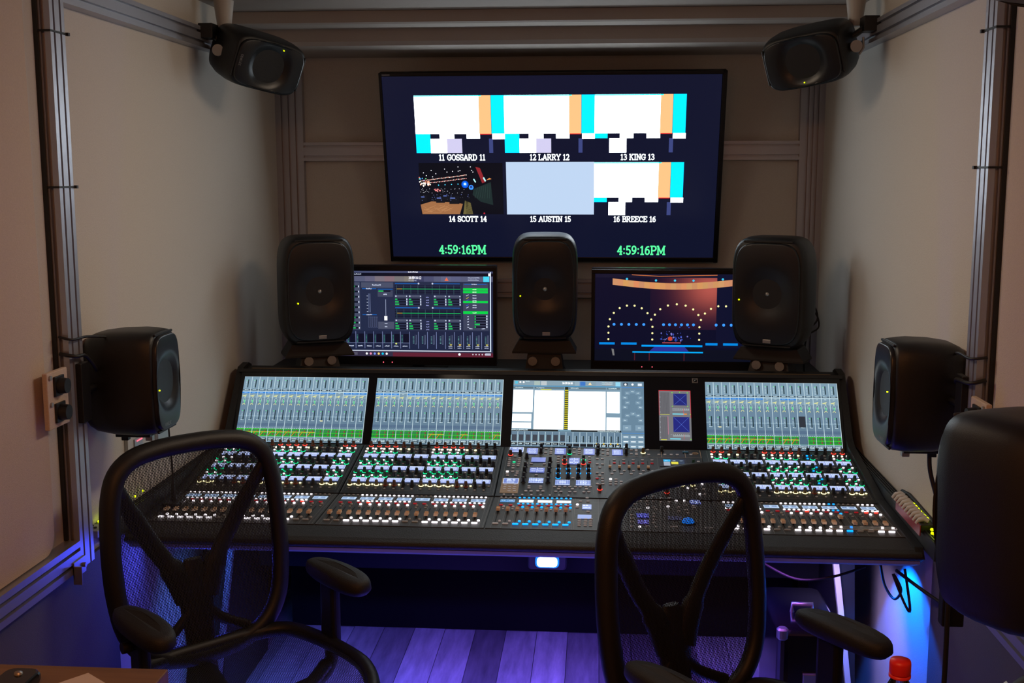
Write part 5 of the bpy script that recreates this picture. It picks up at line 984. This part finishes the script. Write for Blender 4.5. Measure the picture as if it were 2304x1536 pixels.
# ------------------------------------------------------------------ gear along the walls beside the console
def cheek_rail(name, label, s_, y0, y1):
    t = thing(name, label, 'cable tray', (s_ * 1.166, (y0 + y1) / 2, .82), group='trays along the walls'); L = y1 - y0
    m = MB(); m.box((0, 0, 0), (.034, L, .05), DARK); [m.box((-.012 + .008 * i, 0, .0265), (.003, L, .004), BLACK) for i in range(4)]; m.build('tray', t); return t
cheek_rail('cable_tray', 'dark ribbed tray along the right wall beside the console', 1, 3.05, 4.30)
cheek_rail('cable_tray.001', 'dark ribbed tray along the left wall beside the console', -1, 3.05, 4.30)
t = thing('connector_box', 'ribbed connector box with a row of green lights on the right wall edge', 'connector box', (1.160, 3.33, .852), group=None)
m = MB(); m.box((0, -.01, 0), (.038, .32, .022), BLACK)
m.build('box', t, bevel=.002)
for i in range(10):
    m = MB(); m.tube([(-.020, .128 - i * .029, .004), (-.014, .124 - i * .029, .016), (-.002, .119 - i * .029, .021), (.008, .114 - i * .029, .015)], .0075, WHITE, n=8); m.build('connector_rib', t)
for i in range(7):
    m = MB(); m.box((.0165, .030 - i * .024, .0135), (.005, .012, .005), LEDY); m.build('status_light', t)
m = MB(); m.box((-.0205, -.04, -.006), (.003, .26, .03), mat('red_panel', (.30, .03, .05), .35)); m.build('red_side', t)
m = MB(); m.tube([(.004, -.19, .005), (.010, -.215, .012), (.004, -.235, .006), (-.006, -.225, .006)], .004, LEDY, n=6); m.build('light_ring', t)
m = MB(); m.tube([(0, .14, .006), (.012, .15, .02), (.02, .10, .022), (.022, .0, .018), (.022, -.12, .014), (.02, -.20, .0)], .006, CABLE, n=8); m.build('edge_cable', t)
t = thing('connector_box.001', 'metal connector box with green lights on the left wall edge', 'connector box', (-1.160, 3.06, .852))
m = MB(); m.box((0, 0, 0), (.040, .20, .022), BLACK); m.box((0, -.09, .002), (.042, .06, .022), ALU); m.build('box', t, bevel=.002)
for i, y in enumerate((-.03, -.005, .05, .10, .16, .22, .28)):
    m = MB(); m.box((-.012, y, .013), (.005, .016 if i < 2 else .006, .005), LEDY); m.build('status_light', t)
m = MB(); m.cyl((.004, -.095, .013), (.004, -.095, .016), .005, BLACK, n=10); m.cyl((-.012, -.08, .013), (-.012, -.08, .016), .005, BLACK, n=10); m.build('screw_holes', t)
t = thing('gooseneck_stand', 'thin black upright with a square foot, on the left edge of the console', 'stand', (-1.105, 3.42, .803))
m = MB(); m.rbox((0, 0, .006), (.052, .09, .012), BLACK, r=.006); m.build('foot', t)
m = MB(); m.tube([(0, 0, .01), (0, .0, .03), (-.002, .002, .10), (-.006, .004, .18), (-.010, .006, .27)], [.011, .008, .0035, .003, .0028], BLACK, n=8); m.build('neck', t)
# clear plastic cover lying over the last faders
PL = mat('clear_plastic', (.9, .88, .84), .12, trans=.95)
m = MB(); m.rbox((0, 0, 0), (.195, .028, .004), PL, r=.013, seg=5); o = tag(m.build('plastic_strip'), 'clear plastic strip lying across the last fader keys at the right end of the console', 'plastic strip'); o.location = (1.015, 3.298, .8075)

# ------------------------------------------------------------------ mesh office chairs
def sm_closed(pts, n=6):
    out = []; K = len(pts); P_ = [Vector(p) for p in pts]
    for i in range(K):
        p0, p1, p2, p3 = P_[i - 1], P_[i], P_[(i + 1) % K], P_[(i + 2) % K]
        for k in range(n):
            t_ = k / n; out.append(.5 * ((2 * p1) + (-p0 + p2) * t_ + (2 * p0 - 5 * p1 + 4 * p2 - p3) * t_ ** 2 + (-p0 + 3 * p1 - 3 * p2 + p3) * t_ ** 3))
    return out
def sm_open(pts, n=6):
    P_ = [Vector(p) for p in pts]; out = []
    for i in range(len(P_) - 1):
        p0, p1, p2, p3 = P_[max(i - 1, 0)], P_[i], P_[i + 1], P_[min(i + 2, len(P_) - 1)]
        for k in range(n):
            t_ = k / n; out.append(.5 * ((2 * p1) + (-p0 + p2) * t_ + (2 * p0 - 5 * p1 + 4 * p2 - p3) * t_ ** 2 + (-p0 + 3 * p1 - 3 * p2 + p3) * t_ ** 3))
    out.append(P_[-1]); return out
def by(z, x=0):   # depth of the back shell at height z (local, seat faces +y)
    return -.215 - .20 * max(0, z - .52) * .55 - .03 * math.cos((z - .8) * 3) + .35 * x * x
def make_chair(name, label, loc, face, sc=1.0):
    t = thing(name, label, 'chair', loc, group='mesh office chairs at the console')
    t.rotation_euler = (0, 0, math.atan2(face[1], face[0]) - math.pi / 2)
    B = lambda x, z: Vector((x, by(z, x), z))
    half = [(0, 1.075), (.09, 1.072), (.165, 1.058), (.212, 1.022), (.234, .96), (.242, .88), (.245, .79), (.241, .70), (.224, .61), (.178, .54), (.10, .502), (0, .49)]
    loop = half + [(-x, z) for x, z in half[-2:0:-1]]
    pts = sm_closed([B(x, z) for x, z in loop], 4)
    m = MB(); m.tube(pts, .027, CHAIRF, n=12, loop=True, flat=.85); fr_ = m.build('back_frame', t)
    # mesh between the frame: grid in x,z
    m = MB(); hp = sorted([(z, x) for x, z in half]); 
    def hx(z):
        for (z0, x0), (z1, x1) in zip(hp[:-1], hp[1:]):
            if z0 <= z <= z1: return x0 + (x1 - x0) * (z - z0) / max(1e-6, z1 - z0)
        return 0
    nz, nx = 30, 14; vs = []; uv = []
    for j in range(nz + 1):
        z = .495 + (1.065 - .495) * j / nz; h_ = hx(z)
        for i in range(nx + 1):
            x = h_ * (2 * i / nx - 1); p = B(x, z) + Vector((0, .008, 0)); vs.append(p); uv.append((z, x + .002 * math.sin(z * 20)))
    fs = [(j * (nx + 1) + i, j * (nx + 1) + i + 1, (j + 1) * (nx + 1) + i + 1, (j + 1) * (nx + 1) + i) for j in range(nz) for i in range(nx)]
    m.add(vs, fs, MESHM, True); m.build('back_mesh', t, uv=uv)
    # support: arms of the Y, spine, lower arms
    O = Vector((0, -.030, 0))
    for sx in (-1, 1):
        m = MB(); m.tube(sm_open([B(sx * .215, .985), B(sx * .175, .915) + O * .5, B(sx * .115, .81) + O, B(sx * .06, .72) + O, B(sx * .03, .64) + O]), [.013] * 7 + [.015] * 10 + [.020] * 8, CHAIRF, n=10, flat=1.7, up=(1, 0, 0)); m.build('support_arm', t)
        m = MB(); m.tube(sm_open([B(sx * .02, .61) + O, B(sx * .07, .565) + O, B(sx * .135, .535) + O * .4]), .013, CHAIRF, n=8, flat=1.3); m.build('lower_arm', t)
    m = MB(); rings = []
    for z, w_, d_ in ((.745, .024, .012), (.71, .045, .018), (.65, .054, .024), (.58, .044, .026), (.50, .042, .028), (.44, .045, .030), (.40, .05, .03)):
        c = Vector((0, by(max(z, .48)) - .036, z)); rings.append([c + Vector((w_ * math.cos(a), d_ * math.sin(a), 0)) for a in [2 * math.pi * k / 14 for k in range(14)]])
    m.loft(rings, CHAIRF, smooth=True); m.tube([(0, -.245, .43), (0, -.16, .40), (0, -.05, .395)], [.032, .030, .034], CHAIRF, n=10); m.build('spine', t)
    # seat
    sp = [(0, .325), (.12, .315), (.205, .27), (.250, .17), (.262, .04), (.252, -.10), (.218, -.185), (.13, -.225), (0, -.235)]
    lo = sp + [(-x, y) for x, y in sp[-2:0:-1]]
    sz = lambda x, y: .500 + .25 * x * x - .55 * max(0, y - .18) ** 1.6 * 1.5 + .02 * (y < -.1) * (-y - .1) * 4
    m = MB(); m.tube(sm_closed([(x, y, sz(x, y)) for x, y in lo], 4), .021, CHAIRF, n=10, loop=True); m.build('seat_frame', t)
    m = MB(); vs = []; uv = []
    def sx_(y):
        h_ = sorted((b, a) for a, b in sp)
        for (y0, x0), (y1, x1) in zip(h_[:-1], h_[1:]):
            if y0 <= y <= y1: return x0 + (x1 - x0) * (y - y0) / max(1e-6, y1 - y0)
        return 0
    for j in range(21):
        y = -.234 + .558 * j / 20; h_ = sx_(y)
        for i in range(15):
            x = h_ * (2 * i / 14 - 1); vs.append((x, y, sz(x, y) - .018 * (1 - (x / .26) ** 2) * (1 - ((y - .045) / .29) ** 2) + .012)); uv.append((y, x))
    m.add(vs, [(j * 15 + i, j * 15 + i + 1, (j + 1) * 15 + i + 1, (j + 1) * 15 + i) for j in range(20) for i in range(14)], MESHM, True); m.build('seat_mesh', t, uv=uv)
    m = MB()
    for sx in (-1, 1):
        m.tube(sm_open([(sx * .235, .0, .47), (sx * .15, .03, .435), (sx * .05, .02, .41)]), .018, CHAIRF, n=8, flat=1.3); m.tube(sm_open([(sx * .19, .16, .455), (sx * .10, .10, .425), (sx * .03, .03, .41)]), .014, CHAIRF, n=8)
    m.rbox((0, -.01, .405), (.16, .22, .05), CHAIRF, r=.03); m.build('seat_bracket', t, bevel=.003)
    # arms
    for sx in (-1, 1):
        m = MB(); m.tube(sm_open([(sx * .10, -.03, .405), (sx * .22, -.03, .415), (sx * .268, -.03, .455), (sx * .272, -.03, .52)]), .019, CHAIRF, n=10, flat=1.3)
        m.rbox((sx * .272, -.03, .60), (.030, .070, .19), CHAIRF, r=.012); post = m.build('arm_post', t)
        m = MB(); rings = []
        for z, a in ((.690, .75), (.699, .94), (.713, 1.0), (.726, .97), (.735, .88), (.740, .66), (.742, .3)):
            ring_ = []
            for k in range(28):
                th = 2 * math.pi * k / 28; c, s_ = math.cos(th), math.sin(th); x = .045 * abs(c) ** .75 * (1 if c > 0 else -1) * (1 + .12 * s_); y = .140 * abs(s_) ** .8 * (1 if s_ > 0 else -1)
                ring_.append(Vector((sx * .276 + x * a, .0 + y * (1 - (1 - a) * .35), z + (.006 if z > .7 else 0) * (y / .12) ** 2 * -1)))
            rings.append(ring_)
        m.loft(rings, CHAIRP, smooth=True); m.build('arm_pad', t)
        m = MB(); m.cyl((sx * .29, -.045, .655), (sx * .312, -.045, .655), .014, CHAIRF, n=12); m.build('arm_knob', t)
    # column and star base
    m = MB(); m.cyl((0, 0, .10), (0, 0, .39), .028, BLACK, n=18); m.cyl((0, 0, .035), (0, 0, .22), .04, BLACK, .034, n=18); m.build('gas_column', t)
    for k in range(5):
        a = R(72 * k + 20); c, s_ = math.cos(a), math.sin(a); m = MB(); m.tube([(.02 * c, .02 * s_, .070), (.16 * c, .16 * s_, .060), (.29 * c, .29 * s_, .040)], [.030, .022, .016], CHAIRF, n=8); leg = m.build('base_leg', t)
        m = MB(); 
        for o_ in (-.014, .014): p = Vector((.29 * c - s_ * o_, .29 * s_ + c * o_, -.0075)); dd = Vector((-s_, c, 0)); m.cyl(p - dd * .008, p + dd * .008, .0275, BLACK, n=18)
        m.cyl((.29 * c, .29 * s_, -.007), (.29 * c, .29 * s_, .040), .008, BLACK, n=8); m.build('caster', leg)
    return t
make_chair('office_chair', 'black mesh office chair on the left, turned towards the room, blue light on its seat', (-.668, 2.755, .037), (.71, -.70))
make_chair('office_chair.001', 'black mesh office chair on the right, its curved back covering the console middle', (.610, 2.500, .030), (.62, -.785))

# ------------------------------------------------------------------ case, desks and things on them
t = thing('hard_case', 'dark hard case with rounded corners and latches on the floor by the right console leg', 'case', (.865, 3.42, 0))
m = MB(); m.rbox((0, 0, .26), (.19, .38, .50), GLOSS, r=.03, seg=4); m.build('shell', t, bevel=.006)
m = MB(); m.tube([(-.03, -.03, .51), (-.03, -.03, .535), (.03, -.03, .535), (.03, -.03, .51)], .007, METAL, n=8); m.build('handle', t)
for z in (.36, .16):
    m = MB(); m.box((.0, -.195, z), (.045, .014, .05), METAL); m.build('latch', t, bevel=.003)
for sx in (-1, 1):
    for z in (.02, .50):
        m = MB(); m.rbox((sx * .082, -.178, z), (.034, .034, .036), METAL, r=.014); m.build('corner_cap', t)
def desk(name, label, x0, x1, y0, y1, z, mt):
    t = thing(name, label, 'desk', ((x0 + x1) / 2, (y0 + y1) / 2, 0)); w, d = x1 - x0, y1 - y0
    m = MB(); m.box((0, 0, z - .0175), (w, d, .035), mt); m.build('desk_top', t, bevel=.002)
    for sx in (-1, 1):
        m = MB(); m.box((sx * (w / 2 - .03), 0, (z - .035) / 2), (.03, d * .9, z - .035), DARK); m.build('side_panel', t)
    return t
desk('desk', 'brown wooden desk top at the bottom left corner of the picture', -1.158, -.582, .55, 2.012, .90, WOOD)
desk('desk.001', 'dark desk at the bottom right, under the bottle and headphones', .55, 1.155, .55, 1.74, .90, DARK)
m = MB(); m.box((0, 0, 0), (.21, .297, .0012), mat('paper', (.70, .66, .60), .8)); o = tag(m.build('paper_sheet'), 'pale paper sheet lying on the brown desk', 'paper'); o.location = (-.735, 1.80, .901); o.rotation_euler = (0, 0, R(-38))
t = thing('headset', 'small dark device with shiny dots lying on the brown desk', 'device', (-.83, 1.90, .90)); m = MB(); m.rbox((0, 0, .012), (.07, .10, .024), GLOSS, r=.02); m.build('shell', t, bevel=.004)
m = MB(); m.lathe([(.008, 0), (.007, .004), (.001, .006)], METAL, (0, .02, .024), n=12); m.build('button', t)
t.name = 'desk_device'
# bottle with red cap
t = thing('plastic_bottle', 'clear plastic drink bottle with a bright red cap, at the bottom right', 'bottle', (.672, 1.60, .90))
CLR = mat('clear_bottle', (.92, .94, .97), .04, trans=1.0)
m = MB(); m.lathe([(.028, 0), (.031, .004), (.0315, .03), (.0295, .05), (.0315, .07), (.0315, .13), (.030, .155), (.024, .185), (.0155, .205), (.0115, .213), (.0115, .226)], CLR, n=32); m.build('bottle_body', t)
RC = mat('red_cap', (.75, .02, .02), .4); m = MB(); m.lathe([(.0148, .221), (.0152, .223), (.0152, .236), (.0140, .241), (.0004, .2415)], RC, n=28); m.lathe([(.0155, .2155), (.0155, .2195), (.0120, .2200)], RC, n=28); m.build('cap', t)
# headphones on the desk
t = thing('headphones', 'black over-ear headphones with a metal band, at the bottom right corner', 'headphones', (.885, 1.57, .90))
m = MB(); m.tube(sm_open([(-.075, 0, .11), (-.078, 0, .16), (-.055, 0, .215), (0, 0, .238), (.055, 0, .215), (.078, 0, .16), (.075, 0, .11)]), .010, CABLE, n=8, flat=1.8, up=(0, 1, 0)); m.build('headband', t)
for sx in (-1, 1):
    m = MB(); m.lathe([(.030, -.014), (.040, -.010), (.042, .006), (.034, .016), (.001, .017)], BLACK, (sx * .072, 0, .055), n=24, rot=Matrix.Rotation(R(90 * sx), 3, 'Y')); m.cyl((sx * .072, 0, .0), (sx * .072, 0, .03), .018, BLACK, n=16); m.build('ear_cup', t)
    m = MB(); m.box((sx * .064, 0, .205), (.012, .030, .030), METAL, rot=Matrix.Rotation(R(38 * sx), 3, 'Y')); m.build('metal_band', t)
cable('power_cable', 'thin black cable hanging in loops under the right end of the console', [(1.08, 3.35, .70), (1.09, 3.32, .63), (1.11, 3.28, .60), (1.12, 3.25, .64), (1.10, 3.27, .68), (1.125, 3.24, .61), (1.14, 3.22, .59), (1.13, 3.26, .70)], .004)
cable('power_cable.001', 'thin black cable sagging below the console front on the right', [(.72, 3.30, .70), (.82, 3.28, .655), (.92, 3.27, .665), (1.02, 3.27, .70)], .004)
cable('power_cable.002', 'thin black cable running along the right wall below the console', [(1.09, 3.20, .715), (1.13, 3.1, .700), (1.16, 3.0, .695)], .005)
